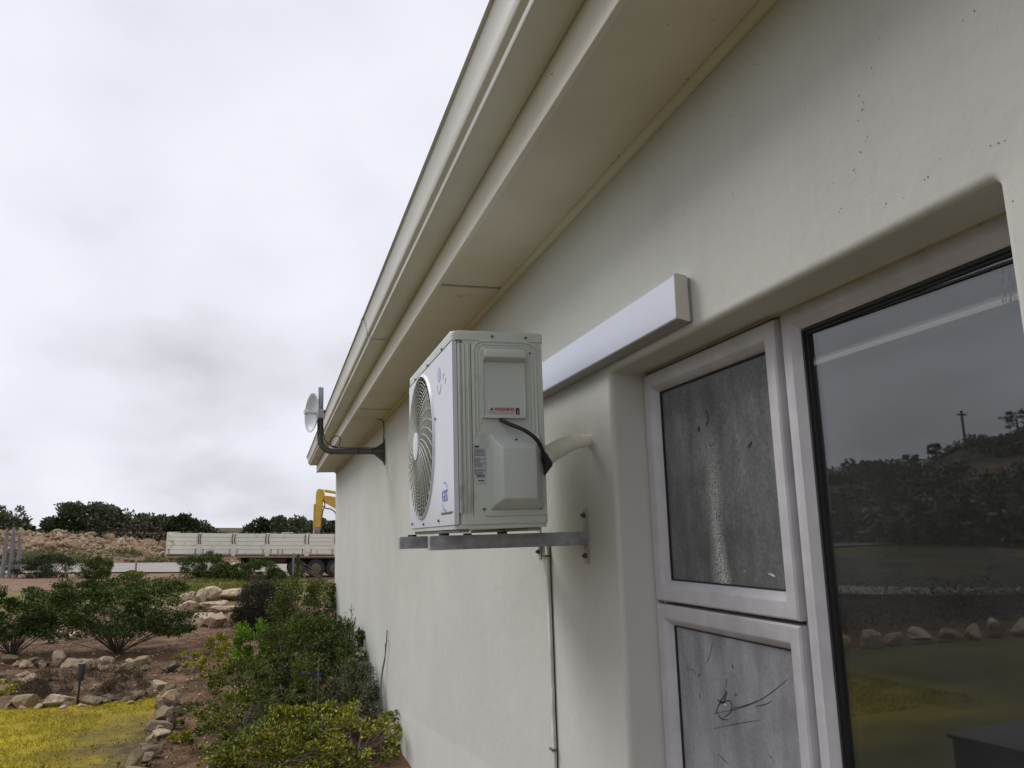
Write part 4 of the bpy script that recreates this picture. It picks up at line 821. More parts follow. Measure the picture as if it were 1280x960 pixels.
# stones along the lawn far edge seen in the window reflection
k = 0
for x in np.arange(-4.9, -8.6, -.44):
    me = rock_mesh(200 + k, random.uniform(.14, .24), .16, random.uniform(.09, .17)); o = link('stone', me, 'rock_peach', loc=(x, 9.12 - (abs(x) - 4.9) * .06 + random.uniform(-.06, .06), .08)); o.rotation_euler.z = random.uniform(-1, 1)
    tag(o, 'rough peach stone along the lawn edge, showing only as a reflection in the window', 'stone', 'lawn edge stones mirrored in the window'); k += 1
# gravel and crumbs of rock on the soil
def scatter_mesh(pts, sizes, seed):
    r_ = np.random.default_rng(seed); base = np.array([(1, 0, 0), (-1, 0, 0), (0, 1, 0), (0, -1, 0), (0, 0, 1), (0, 0, -1)], float)
    tri = np.array([(0, 2, 4), (2, 1, 4), (1, 3, 4), (3, 0, 4), (2, 0, 5), (1, 2, 5), (3, 1, 5), (0, 3, 5)]); n_ = len(pts)
    jit = r_.uniform(.6, 1.3, (n_, 6, 1)); a_ = r_.uniform(0, 6.28, n_); ca, sa = np.cos(a_), np.sin(a_)
    v = base[None] * jit * np.array([1, .8, .6]); x = v[..., 0] * ca[:, None] - v[..., 1] * sa[:, None]; y = v[..., 0] * sa[:, None] + v[..., 1] * ca[:, None]
    v = np.stack([x, y, v[..., 2]], -1) * sizes[:, None, None] + pts[:, None]; f = tri[None] + (np.arange(n_) * 6)[:, None, None]
    return v.reshape(-1, 3), f.reshape(-1, 3)
def fast_mesh(name, v, f, mt, parent=None):
    me = bpy.data.meshes.new(name); nv, nf = len(v), len(f); k = f.shape[1]
    me.vertices.add(nv); me.vertices.foreach_set('co', np.ascontiguousarray(v, np.float32).ravel()); me.loops.add(nf * k); me.loops.foreach_set('vertex_index', np.ascontiguousarray(f, np.int32).ravel())
    me.polygons.add(nf); me.polygons.foreach_set('loop_start', np.arange(0, nf * k, k, dtype=np.int32)); me.update(calc_edges=True); me.validate()
    return link(name, me, mt, parent)
def rnd_ground(n_, x0, x1, y0, y1, cond=None):
    out = []
    while len(out) < n_:
        x = rng.uniform(x0, x1); y = rng.uniform(y0, y1)
        if x < .9 and (cond is None or cond(x, y)): out.append((x, y, float(hgt(x, y))))
    return np.array(out)
pts = rnd_ground(2600, -6, .9, 6.2, 20, lambda x, y: not in_poly(x + .05, y - .05, LAWN))
v, f = scatter_mesh(pts + np.array([0, 0, .01]), rng.gamma(2., .006, len(pts)) + .004, 3); tag(fast_mesh('gravel', v, f, 'rock_peach'), 'loose pale gravel scattered over the brown soil beds', 'gravel', kind='stuff')

# rubble mound beyond the road
xs = np.arange(-33.96, 30, .42); ys = np.arange(60, 84, .42); X, Y = np.meshgrid(xs, ys); Zm = np.zeros_like(X)
top = np.interp(xs, [-34, -28, -19, -16, -12, -7, -3, 2, 12, 30], [.1, 1.6, 2.15, 1.95, 1.55, 1.05, .75, .5, .4, .3])
for i in range(X.shape[0]):
    for j in range(X.shape[1]):
        e = 1 - ((Y[i, j] - 70) / 9.5) ** 2; n_ = noise.fractal(Vector((X[i, j] * .35, Y[i, j] * .35, 2)), 1., 2., 5)
        Zm[i, j] = hgt(X[i, j], Y[i, j]) - .15 + max(e, -.1) ** (1 if e < 0 else .55 if e > 0 else 1) * top[j] * (1 + .35 * n_) + .10 * n_ if e > 0 else hgt(X[i, j], Y[i, j]) - .3
tag(grid_mesh('rubble_mound', X, Y, Zm, 'mound_soil'), 'long mound of tipped earth and broken rock beyond the gravel road', 'mound', kind='structure')
def mound_z(x, y):
    j = int(round((x + 33.96) / .42)); i = int(round((y - 60) / .42)); return Zm[min(max(i, 0), Zm.shape[0] - 1), min(max(j, 0), Zm.shape[1] - 1)]
n_ = 9000; px_ = rng.uniform(-24, 4, n_); py_ = np.clip(rng.normal(65, 3, n_), 60.5, 74)
pz_ = np.array([mound_z(a, b_) for a, b_ in zip(px_, py_)])
v, f = scatter_mesh(np.stack([px_, py_, pz_], -1), rng.gamma(2., .055, n_) + .04, 5); tag(fast_mesh('rubble', v, f, 'rubble'), 'broken stones covering the tipped mound beyond the road', 'rubble', kind='stuff')
protos = [rock_mesh(300 + k, random.uniform(.35, .6), .4, random.uniform(.22, .4), sub=2, name='boulder') for k in range(6)]
for me in protos: me.materials.append(M['rubble'])
for k in range(46):
    x = rng.uniform(-22, 0); y = rng.uniform(61.5, 71); me = protos[k % 6]
    o = bpy.data.objects.new('boulder', me); col.objects.link(o); o.location = (x, y, mound_z(x, y) + .12); s_ = rng.uniform(.7, 1.5); o.scale = (s_, s_, s_); o.rotation_euler = (rng.uniform(-.3, .3), rng.uniform(-.3, .3), rng.uniform(0, 6))
    tag(o, 'pale ochre boulder on the tipped rubble mound beyond the road', 'boulder', 'boulders on the rubble mound')

# ---------------------------------------------------------------- vegetation
def leaves(centers, size, asp=.5, droop=.3, seed=0, out_dir=None, fold=.25):
    r_ = np.random.default_rng(seed); n_ = len(centers)
    d = r_.normal(0, 1, (n_, 3)); d[:, 2] = d[:, 2] * .6 + droop
    if out_dir is not None: d = d * .8 + out_dir * 1.0
    d /= np.linalg.norm(d, axis=1, keepdims=True) + 1e-9
    s_ = np.cross(d, r_.normal(0, 1, (n_, 3))); s_ /= np.linalg.norm(s_, axis=1, keepdims=True) + 1e-9; u = np.cross(d, s_)
    L_ = size * r_.uniform(.6, 1.35, (n_, 1)); W2 = L_ * asp * .5
    c = centers; v = np.stack([c, c + d * L_ * .5 + s_ * W2 + u * W2 * fold, c + d * L_, c + d * L_ * .5 - s_ * W2 + u * W2 * fold], 1).reshape(-1, 3)
    k = (np.arange(n_) * 4)[:, None]; f = np.concatenate([k + np.array([[0, 1, 2]]), k + np.array([[0, 2, 3]])], 1).reshape(-1, 3)
    return v, f
def crown_pts(n_, rx, ry, rz, seed, nclump, clump=.28, shell=.55, flat=0.):
    """twig ends: clumps spread in a lumpy ellipsoid, leaves gathered round them"""
    r_ = np.random.default_rng(seed); cs = []
    while len(cs) < nclump:
        p = r_.uniform(-1, 1, 3); q_ = np.linalg.norm(p)
        lump = 1 + .28 * noise.noise(Vector(p * 2.1) + Vector((seed, 0, 0)))
        if q_ < lump and (q_ > shell * lump or r_.random() < .25) and p[2] > -.75 + flat: cs.append(p)
    cs = np.array(cs); w_ = r_.gamma(2., 1., nclump); w_ /= w_.sum(); idx = r_.choice(nclump, n_, p=w_)
    cl_r = clump * r_.uniform(.5, 1.2, nclump)
    o_ = r_.normal(0, 1, (n_, 3)); o_ *= (r_.random((n_, 1)) ** .4) / (np.linalg.norm(o_, axis=1, keepdims=True)); p = cs[idx] + o_ * cl_r[idx][:, None]
    od = p / (np.linalg.norm(p, axis=1, keepdims=True) + 1e-6)
    return p * np.array([rx, ry, rz]), od, cs * np.array([rx, ry, rz])
def branches(bm, base, tips, r0, seed, fork=.35):
    r_ = random.Random(seed)
    for tp in tips:
        tp = Vector(tp); b0 = Vector(base) + Vector((r_.uniform(-.3, .3) * r0 * 3, r_.uniform(-.3, .3) * r0 * 3, 0)); mid_ = b0.lerp(tp, .5) + Vector((r_.uniform(-.12, .12), r_.uniform(-.12, .12), r_.uniform(-.02, .1))) * (tp - b0).length
        k = r_.uniform(.5, 1.); tube(bm, spline([b0, mid_, tp], 3), [r0 * k * (1 - .8 * i / 6) for i in range(7)], 5)
def plant(name, p, rx, ry, h, lm, n_, size, label, cat='shrub', seed=1, asp=.5, stems=9, stem_mat='twig', r0=.012, nclump=60, clump=.28, z0=.15, droop=.3, group=None, shell=.55, flowers=None, lm2=None):
    t_ = empty(name, p, label=label, cat=cat, group=group)
    rz = h * (1 - z0) / 1.75; cz = h - rz
    pts, od, cs = crown_pts(n_, rx, ry, rz, seed, nclump, clump, shell); 
    k_ = np.array([rx / np.percentile(np.abs(pts[:, 0]), 97), ry / np.percentile(np.abs(pts[:, 1]), 97), 1.]); pts = pts * k_; cs = cs * k_
    lo, hi = np.percentile(pts[:, 2], [2, 98.5]); zl = h * z0; ks = (h - zl) / (hi - lo); pts[:, 2] = (pts[:, 2] - lo) * ks + zl; cs[:, 2] = (cs[:, 2] - lo) * ks + zl - cz
    pts[:, 2] = np.maximum(pts[:, 2], .01)
    if p[0] + rx * 1.2 > W_: pts[:, 0] = np.minimum(pts[:, 0], W_ - p[0] - .02 - np.random.default_rng(seed).uniform(0, .03, len(pts)))
    v, f = leaves(pts, size, asp, droop, seed, od); v[:, 0] = np.minimum(v[:, 0], W_ - p[0] - .004)
    if lm2:
        k = len(f) // 3 // 2 * 2; o1 = fast_mesh('foliage', v, f[k:], lm, t_); o2 = fast_mesh('foliage', v, f[:k], lm2, t_)
    else: fast_mesh('foliage', v, f, lm, t_)
    bm = bmesh.new(); r_ = random.Random(seed); tips = [tuple(cs[r_.randrange(len(cs))] * .95 + np.array([0, 0, cz])) for _ in range(stems)]
    if p[0] + rx * 1.2 > W_: tips = [(min(a, W_ - p[0] - .03), b_, max(c_, .08)) for a, b_, c_ in tips]
    branches(bm, (0, 0, -.02), tips, r0, seed); o = build('stems', bm, stem_mat, t_)
    if flowers:
        fm, fl = flowers
        for (fu, fv, fy, rad) in fl:
            d_ = ray(fu, fv); k_ = fy / d_.y; dx, dy, dz = d_.x * k_ - p[0], fy - p[1], d_.z * k_ + H0 - p[2]
            r2 = np.random.default_rng(int(abs(dx * 999)) + 5); c_ = r2.normal(0, rad * .6, (46, 3)) + np.array([dx, dy, dz]); v, f = leaves(c_, rad * .75, .9, .2, 4); tag(fast_mesh('flower_head', v, f, fm, t_), kind='stuff')
    return t_
# two large garden shrubs with bare splayed stems
p, _ = G(147, 816); plant('garden_shrub', p, 1.08, .9, 1.06, 'leaf_green', 32000, .036, 'large rounded green shrub with bare splayed stems before the boulder bank', seed=33, stems=46, stem_mat='bark', r0=.011, nclump=190, clump=.18, z0=.27, lm2='leaf_dark', asp=.6, shell=.2)
p, _ = G(14, 820); plant('garden_shrub', p, .70, .7, .94, 'leaf_green', 24000, .036, 'green multi-stemmed shrub cut off by the left edge of the view', seed=4, stems=28, stem_mat='bark', r0=.015, nclump=130, clump=.18, z0=.27, lm2='leaf_dark', asp=.6, shell=.2)
# plants by the wall, far to near
plant('grey_bush', (-.08, 15.3, float(hgt(-.08, 15.3))), .47, .45, .84, 'leaf_greybush', 30000, .045, 'round dark grey feathery bush in front of the peach boulders', seed=5, asp=.26, stems=16, nclump=160, clump=.3, z0=.0, droop=.8, shell=.0)
plant('wall_shrub', (.52, 13.4, 0), .50, .5, .97, 'leaf_olive', 12000, .034, 'tall olive green shrub against the far house corner', seed=6, nclump=120, clump=.2, lm2='leaf_green')
plant('wall_shrub', (.48, 12.2, 0), .44, .5, .54, 'leaf_green', 8000, .034, 'mid green shrub below the tall one at the house corner', seed=7, nclump=80, clump=.22, lm2='leaf_olive')
plant('bright_shrub', (-.20, 11.4, 0), .27, .28, .54, 'leaf_bright', 4200, .04, 'fresh bright green leafy plant left of the wall shrubs', seed=8, nclump=48, clump=.24, asp=.45, z0=0)
plant('yellow_plant', (-.78, 13.2, 0), .17, .18, .26, 'leaf_yellow', 900, .045, 'small yellow leaved plant on the soil left of the bright green one', seed=9, nclump=22, stems=6, r0=.006, z0=0)
plant('yellow_plant', (-.62, 12.3, 0), .14, .15, .18, 'leaf_yellow', 500, .04, 'tiny yellow plant at the foot of the bright green one', seed=29, nclump=16, stems=5, r0=.006, z0=0)
plant('leadwort_bush', (.38, 10.7, 0), .50, .5, .62, 'leaf_green', 12000, .034, 'rounded green bush in the middle distance of the wall planting', seed=10, nclump=110, clump=.22, lm2='leaf_olive')
plant('wall_shrub', (.70, 9.3, 0), .30, .5, .68, 'leaf_dark', 10000, .030, 'dark leafy shrub growing up the wall with white seed heads', seed=11, nclump=90, clump=.22, lm2='leaf_olive', flowers=('petal_white', [(430, 853, 8.7, .028), (422, 857, 8.7, .02), (452, 812, 8.9, .02)]))
plant('wall_shrub', (.74, 7.8, 0), .22, .5, .46, 'leaf_silver', 6500, .030, 'grey green straggly shrub hugging the wall in the foreground', seed=12, nclump=70, clump=.24, lm2='leaf_dark', asp=.3)
plant('dark_bush', (.24, 8.7, 0), .52, .5, .46, 'leaf_olive', 11000, .032, 'olive bush with pale blue flower clusters in the middle of the wall planting', seed=13, nclump=100, clump=.22, lm2='leaf_dark', flowers=('petal_blue', [(395, 845, 8.35, .036), (378, 842, 8.4, .022), (354, 841, 8.4, .026)]))
plant('wall_planting', (-.22, 9.4, 0), .36, .4, .36, 'leaf_olive', 6500, .034, 'low yellowish green shrub at the left edge of the wall planting', seed=14, nclump=70, clump=.22, lm2='leaf_yellow')
plant('low_plant', (-.22, 7.9, 0), .34, .42, .30, 'leaf_olive', 3600, .032, 'loose olive green plant in the left foreground of the planting', seed=15, nclump=42, clump=.2, lm2='leaf_yellow', z0=0, asp=.35)
plant('low_plant', (.32, 7.2, 0), .40, .42, .24, 'leaf_yellow', 4200, .034, 'yellow green spreading plant in the centre foreground of the planting', seed=16, nclump=46, clump=.19, lm2='leaf_olive', z0=0)
plant('low_plant', (.64, 6.55, 0), .34, .5, .30, 'leaf_yellow', 4200, .032, 'yellow green plant nearest the camera against the wall', seed=17, nclump=48, clump=.2, lm2='leaf_silver', z0=0)
plant('low_plant', (.05, 6.5, 0), .45, .38, .24, 'leaf_olive', 5200, .032, 'olive spreading plant at the bottom edge of the picture', seed=18, nclump=70, clump=.22, lm2='leaf_yellow', z0=0)
plant('wispy_shrub', (.50, 8.0, 0), .32, .35, .56, 'leaf_olive', 3600, .030, 'loose wispy upright shrub between the blue flowered bush and the wall', seed=23, nclump=34, clump=.17, lm2='leaf_green', asp=.28, stems=22, r0=.006, droop=.9, z0=.1, shell=.1)
plant('wispy_shrub', (.08, 7.95, 0), .30, .3, .44, 'leaf_olive', 2800, .030, 'loose upright shrub left of centre in the near planting', seed=24, nclump=30, clump=.17, lm2='leaf_silver', asp=.28, stems=20, r0=.006, droop=.9, z0=.1, shell=.1)
plant('wispy_shrub', (.80, 8.6, 0), .16, .3, .72, 'leaf_green', 2200, .030, 'thin upright shrub pressed against the wall', seed=25, nclump=26, clump=.2, lm2='leaf_olive', asp=.3, stems=16, r0=.006, droop=.9, z0=.15, shell=.1)
# dry low bushes in the bed, small yellow tufts
for k, (a, b_, rx, h, l_) in enumerate(((66, 868, .24, .26, 'low dark dry bush left of the black garden post'), (122, 868, .30, .34, 'dry brown feathery bush right of the black garden post'), (158, 866, .24, .22, 'low dark bush close to the lawn corner'), (42, 868, .14, .14, 'small withered tuft in the left bed'))):
    p, _ = G(a, b_); plant('dry_bush', p, rx, .22, h, 'leaf_dry', 3600, .026, l_, seed=40 + k, nclump=60, asp=.22, stems=12, r0=.006, droop=.9, lm2='leaf_greybush', z0=0)
for k, (a, b_, rx, h, l_, lm) in enumerate(((6, 866, .14, .14, 'small yellow plant at the left edge of the bed', 'leaf_yellow'), (20, 866, .08, .08, 'tiny yellow plant beside the left margin plant', 'leaf_yellow'), (238, 838, .18, .20, 'sprawling olive yellow plant on bare soil', 'leaf_yellow'), (226, 925, .07, .06, 'tiny bright yellow seedling right of the stone border', 'leaf_yellow'), (262, 935, .16, .16, 'thin olive plant on the soil right of the stone border', 'leaf_olive'), (250, 905, .16, .2, 'sparse green plant left of the wall planting', 'leaf_olive'))):
    p, _ = G(a, b_); plant('small_plant', p, rx, rx, h, lm, 420 if k != 2 else 900, .032, l_, cat='plant', seed=60 + k, nclump=16, stems=5, r0=.004, z0=0)
# bare stalk leaning on the wall, tall flower stalks
bm = bmesh.new(); tube(bm, spline([(.93, 7.45, .05), (.935, 7.45, .38), (.955, 7.35, .60), (.96, 7.25, .82)], 5), [.008] * 10 + [.005] * 6, 6)
tube(bm, spline([(.955, 7.35, .60), (.95, 7.3, .70), (.962, 7.2, .74)], 3), .003, 5); tag(build('bare_stalk', bm, 'weathered_wood'), 'bare grey stalk leaning against the wall above the plants', 'branch')
for k, (x, y, h) in enumerate(((.35, 7.0, .62), (.80, 9.0, .86), (.72, 8.7, .82), (.30, 6.9, .4), (-.28, 8.1, .42), (.1, 10, .6))):
    t_ = empty('flower_stalk', (x, y, 0), label=['thin pale stalk rising in the centre foreground', 'tall dark seed stalk beside the wall, farther one of two', 'tall dark seed stalk beside the wall, nearer one of two', 'short thin stalk in the centre foreground', 'dark mauve stalk at the left of the planting', 'thin stalk behind the blue flowers'][k], cat='stalk')
    bm = bmesh.new(); tube(bm, spline([(0, 0, 0), (.02, .0, h * .5), (-.01 * k + .03, .02, h)], 5), .0032, 5); build('stem', bm, 'leaf_silver' if k in (0, 3) else 'twig', t_)
    c_ = rng.normal(0, .012, (40, 3)) * np.array([1, 1, 2.4]) + np.array([.03 - .01 * k, .02, h]); v, f = leaves(c_, .016, .6, .5, k); fast_mesh('seed_head', v, f, 'leaf_dry', t_)
# black garden spike light
p, _ = G(96, 883)
gl_ = empty('garden_light', p, label='black garden spike light standing behind the pale edging stone', cat='garden light'); gl_.rotation_euler = (0, .06, 0)
bm = bmesh.new(); tube(bm, [(0, 0, -.05), (0, 0, .24)], .011, 8); build('stake', bm, 'black_plastic', gl_)
bm = bmesh.new(); tube(bm, [(0, 0, .24), (0, 0, .25), (0, 0, .40), (0, 0, .405)], [.012, .034, .034, .03], 12); build('lamp_head', bm, 'black_plastic', gl_, smooth=True)
bm = bmesh.new(); tube(bm, [(0, 0, .405), (0, 0, .412)], .038, 12); build('lamp_cap', bm, 'black_plastic', gl_)
# grass: blades on the lawn; weedy ground cover
pts = rnd_ground(46000, -4.2, -.85, 5.9, 9.75, lambda x, y: in_poly(x + .04 * math.sin(y * 9), y + .05 * math.sin(x * 11), LAWN) and (noise.noise(Vector((x * 3, y * 3, 0))) > -.25 or random.random() < .3) and (random.random() < (.25 if (x > -1.5 and y < 9) else 1)))
v, f = leaves(pts + np.array([0, 0, .006]), .034, .12, .9, 9); tag(fast_mesh('grass', v, f, 'blade'), 'short yellow green lawn grass inside the stone border', 'grass', kind='stuff')
pts = rnd_ground(5000, -1.0, .9, 6.2, 12.5, lambda x, y: noise.noise(Vector((x * 2.2, y * 2.2, 5))) > .02 and (x > -.5 or random.random() < .3))
v, f = leaves(pts + np.array([0, 0, .012]), .035, .4, .7, 19); tag(fast_mesh('weeds', v, f, 'leaf_olive'), 'scattered low weeds on the soil beside the wall planting', 'ground cover', kind='stuff')
pts = rnd_ground(9000, -5, .9, 24.5, 34, lambda x, y: noise.noise(Vector((x * .8, y * .8, 1))) > -.15)
v, f = leaves(pts, .13, .16, 1.2, 21); tag(fast_mesh('verge_grass', v, f, 'blade_verge'), 'rough grass verge above the peach boulders', 'grass', kind='stuff')
pts = rnd_ground(9000, -6, .9, 6.2, 21, lambda x, y: (not in_poly(x, y, LAWN) or (x > -1.45 + .12 * math.sin(y * 7) and y < 9.2)) and noise.noise(Vector((x * 1.7, y * 1.7, 9))) > -.1)
v, f = leaves(pts + np.array([0, 0, .02]), .030, .35, .15, 27); tag(fast_mesh('leaf_litter', v, f, 'leaf_dry'), 'dry leaf litter and clippings over the soil and lawn edge', 'leaf litter', kind='stuff')
pts = []
while len(pts) < 5000:
    x = rng.uniform(-24, 3); y = rng.uniform(59.5, 66)
    if noise.noise(Vector((x * .25, y * .5, 4))) > (y - 60) * .22 + .0: pts.append((x, y, (mound_z(x, y) if y > 60.5 else float(hgt(x, y))) + min(rng.gamma(1.5, .16), .8)))
v, f = leaves(np.array(pts), .22, .3, .9, 28); tag(fast_mesh('mound_weeds', v, f, 'leaf_olive'), 'rough green weeds growing at the foot of the rubble mound', 'weeds', kind='stuff')
# road-side bushes
for k, (a, b_, wpx, hpx, l_, lm) in enumerate(((58, 722, 70, 26, 'low dark spreading bush by the road at the left', 'leaf_dark'), (118, 723, 36, 24, 'light green weedy bush on the near road verge', 'leaf_bright'), (252, 724, 52, 30, 'rounded green bush under the left end of the trailer', 'leaf_green'), (282, 725, 36, 20, 'low green bush right of the rounded one under the trailer', 'leaf_olive'), (318, 726, 56, 24, 'wide green bush under the middle of the trailer', 'leaf_green'), (404, 726, 44, 30, 'green bush before the trailer wheels by the house corner', 'leaf_olive'), (25, 714, 60, 26, 'grey green scrub behind the dark bush at the left', 'leaf_silver'), (345, 726, 20, 12, 'small green bush at the right of the wide one', 'leaf_green'), (165, 724, 22, 8, 'thin yellow weed clump on the verge', 'leaf_yellow'))):
    p, t_ = G(a, b_); plant('road_bush', p, wpx * t_ / FPX / 2 * .95, .7, hpx * t_ / FPX, lm if lm != 'leaf_bright' else 'leaf_olive', 9000, .065, l_, seed=80 + k, nclump=90, asp=.45, stems=10, r0=.015, clump=.26, z0=0, lm2='leaf_dark')
# trees on the skyline
def tree(px, py_top, Y_, wpx, label, seed, n_=5200, trunk='bark', h_over=None, lm='leaf_tree', clump=.3, name='tree', bare=.35):
    d = ray(px, py_top); k = Y_ / d.y; x = d.x * k; zt = d.z * k + H0; zb = float(hgt(x, Y_)); h = zt - zb; rx = wpx * k / FPX / 2 * 1.25
    t_ = empty(name, (x, Y_, zb), label=label, cat='tree', group='trees along the skyline')
    rz = h * (1 - bare) / 1.75; pts, od, cs = crown_pts(n_, rx, rx * .8, rz, seed, 75, clump, .5); pts += np.array([0, 0, h - rz]); hi = np.percentile(pts[:, 2], 98.5); pts[:, 2] *= h / hi; pts[:, 0] *= rx / np.percentile(np.abs(pts[:, 0]), 97)
    v, f = leaves(pts, .30 * Y_ / 90, .6, .3, seed, od); fast_mesh('crown', v, f, lm, t_)
    bm = bmesh.new(); cs = cs + np.array([0, 0, h - rz]); r_ = random.Random(seed)
    for q_ in range(3):
        tube(bm, spline([(r_.uniform(-.25, .25) * rx, 0, -.2), (r_.uniform(-.3, .3) * rx, 0, h * .35), (r_.uniform(-.4, .4) * rx, 0, h * .75)], 4), [.22 * (1 - .09 * i) for i in range(9)], 6)
    for q_ in range(14):
        c_ = cs[r_.randrange(len(cs))]; tube(bm, [(c_[0] * .2, c_[1] * .2, h * .4), tuple(c_)], [.08, .03], 5)
    build('trunk', bm, trunk, t_); return t_
tr_ = [(8, 640, 88, 34, 'bushy tree at the far left edge of the skyline'), (-8, 648, 84, 40, 'low spreading tree cut by the left edge'), (32, 661, 100, 14, 'tiny tree standing alone in the skyline gap'), (50, 665, 110, 26, 'low scrubby tree left of the big tree'), (70, 655, 92, 22, 'small ragged tree at the left foot of the big tree'), (106, 632, 90, 62, 'biggest rounded dark tree on the skyline'), (84, 642, 88, 40, 'left shoulder tree of the biggest skyline tree'), (136, 637, 92, 44, 'dark tree just right of the biggest one'), (158, 652, 94, 40, 'lower tree between the two dark crowns'),
       (190, 647, 90, 44, 'dark tree above the left end of the trailer'), (214, 648, 90, 44, 'flat topped tree behind the trailer end'), (240, 655, 96, 44, 'tree tapering down to the right behind the trailer'), (176, 658, 86, 30, 'pale trunked low tree in front of the dark ones'), (312, 659, 92, 14, 'small round tree left of the group behind the trailer'), (333, 652, 92, 26, 'airy tree behind the middle of the trailer'), (350, 649, 92, 30, 'round tree behind the trailer middle'), (374, 650, 92, 40, 'broad tree left of the excavator arm'), (400, 652, 94, 44, 'tree behind the excavator arm'), (432, 655, 94, 44, 'tree mostly hidden behind the house corner')]
for k, (a, b_, c_, d_, l_) in enumerate(tr_): tree(a, b_, c_, d_, l_, 100 + k, trunk='bark_pale' if k in (12, 4, 8) else 'bark', lm=['leaf_tree', 'leaf_tree', 'leaf_dark', 'leaf_tree'][k % 4] if k not in (12,) else 'leaf_tree_warm', bare=.22, n_=10000 if d_ > 40 else 6000)
pts = []
while len(pts) < 16000:
    x = rng.uniform(-42, 8); y = rng.uniform(76, 86); pts.append((x, y, float(hgt(x, y)) + min(rng.gamma(2, .5), 2.1)))
v, f = leaves(np.array(pts), .30, .5, .6, 33); tag(fast_mesh('undergrowth', v, f, 'leaf_tree_warm'), 'tangled undergrowth between the rubble mound and the skyline trees', 'undergrowth', kind='stuff')
# scrub and trees of the hillside that the large pane mirrors
pts = []
while len(pts) < 60000:
    az = math.radians(rng.uniform(-60, -31)); r_ = rng.uniform(36, 135); x = r_ * math.sin(az); y = r_ * math.cos(az)
    if noise.noise(Vector((x * .10, y * .10, 3))) > .02: pts.append((x, y, float(hgt(x, y)) + min(rng.gamma(1.6, .35), 1.3)))
v, f = leaves(np.array(pts), .42, .5, .5, 35); tag(fast_mesh('hill_scrub', v, f, 'leaf_tree'), 'dark scrub covering the hillside mirrored in the window', 'scrub', kind='stuff')
pts = []
while len(pts) < 16000:
    x = rng.uniform(-13, -4.5); y = rng.uniform(9.9, 13.2); pts.append((x, y, rng.gamma(1.5, .12)))
v, f = leaves(np.array(pts), .06, .4, .6, 36); tag(fast_mesh('bed_scrub', v, f, 'leaf_tree_warm'), 'dark low planting beyond the lawn edge, mirrored in the window', 'scrub', kind='stuff')
for k, (az, r_, h, wd) in enumerate(((-41.3, 118, 2.4, .9), (-42.3, 118, 1.6, 1.5), (-45.0, 118, 2.0, 1.1), (-46.4, 118, 2.3, .8), (-51.0, 116, 3.4, 2.0), (-49.7, 118, 1.3, 1.7), (-52.6, 116, 3.2, 2.6))):
    x, y = r_ * math.sin(math.radians(az)), r_ * math.cos(math.radians(az)); t_ = empty('hill_tree', (x, y, float(hgt(x, y))), label='small lone tree on the hill crest, mirrored in the window', cat='tree', group='hill crest trees mirrored in the window')
    pts, od, cs = crown_pts(900, wd, wd, h * .3, 400 + k, 22); v, f = leaves(pts + np.array([0, 0, h * .8]), .28, .5, .3, k, od); fast_mesh('crown', v, f, 'leaf_dark', t_)
    bm = bmesh.new(); tube(bm, [(0, 0, -.3), (.1, 0, h * .9)], [.2, .08], 6); build('trunk', bm, 'bark', t_)
x, y = 118 * math.sin(math.radians(-48.1)), 118 * math.cos(math.radians(-48.1)); bm = bmesh.new(); z_ = float(hgt(x, y)); tube(bm, [(x, y, z_ - .5), (x, y, z_ + 5.0)], .16, 6); box(bm, x - .7, x + .7, y - .1, y + .1, z_ + 4.4, z_ + 4.6); tag(build('utility_pole', bm, 'bark'), 'thin pole on the hill crest, mirrored in the window', 'pole')
# dark box on the lawn seen in the pane
bx = empty('storage_box', (-2.08, 3.70, .012), rz=-.10, label='dark low timber box on the lawn, mirrored in the bottom of the large pane', cat='box')
mbox('body', 'dark_timber', bx, -.29, .29, -.33, .33, 0, .33, bev=.01); mbox('lid', 'dark_timber', bx, -.31, .31, -.35, .35, .332, .36, bev=.01)

# ---------------------------------------------------------------- posts at the boundary
for k, (a, b_, hpx, l_) in enumerate(((252, 723, 42, 'thin metal fence post in front of the trailer left end'), (169, 722, 18, 'short thin fence post before the pale road'), (81, 722, 20, 'short thin fence post beside the dark road bush'), (366, 724, 32, 'thin fence post in front of the trailer wheels'), (310, 724, 20, 'thin fence post among the bushes under the trailer'))):
    p, t_ = G(a, b_); bm = bmesh.new(); h = hpx * t_ / FPX; tube(bm, [(0, 0, -.2), (.01, 0, h)], .035, 6); o = build('fence_post', bm, 'post_metal'); o.location = p; tag(o, l_, 'fence post', 'thin posts along the road boundary')
for k, (dx, h, l_) in enumerate(((-.42, 1.75, 'leftmost weathered grey timber post at the left margin'), (-.16, 1.95, 'second weathered timber post at the left margin'), (.08, 2.0, 'tallest weathered timber post at the left margin'), (.30, 1.75, 'rightmost weathered timber post at the left margin'))):
    p, t_ = G(8, 722); bm = bmesh.new(); x = p.x + dx; tube(bm, spline([(x, p.y, p.z - .2), (x + .03 * k, p.y, p.z + h * .5), (x + .04, p.y, p.z + h)], 4), [.085, .09, .08, .085, .075, .08, .07, .065, .05], 9); tag(build('timber_post', bm, 'weathered_wood', smooth=True), l_, 'wooden post', 'weathered posts at the left margin')

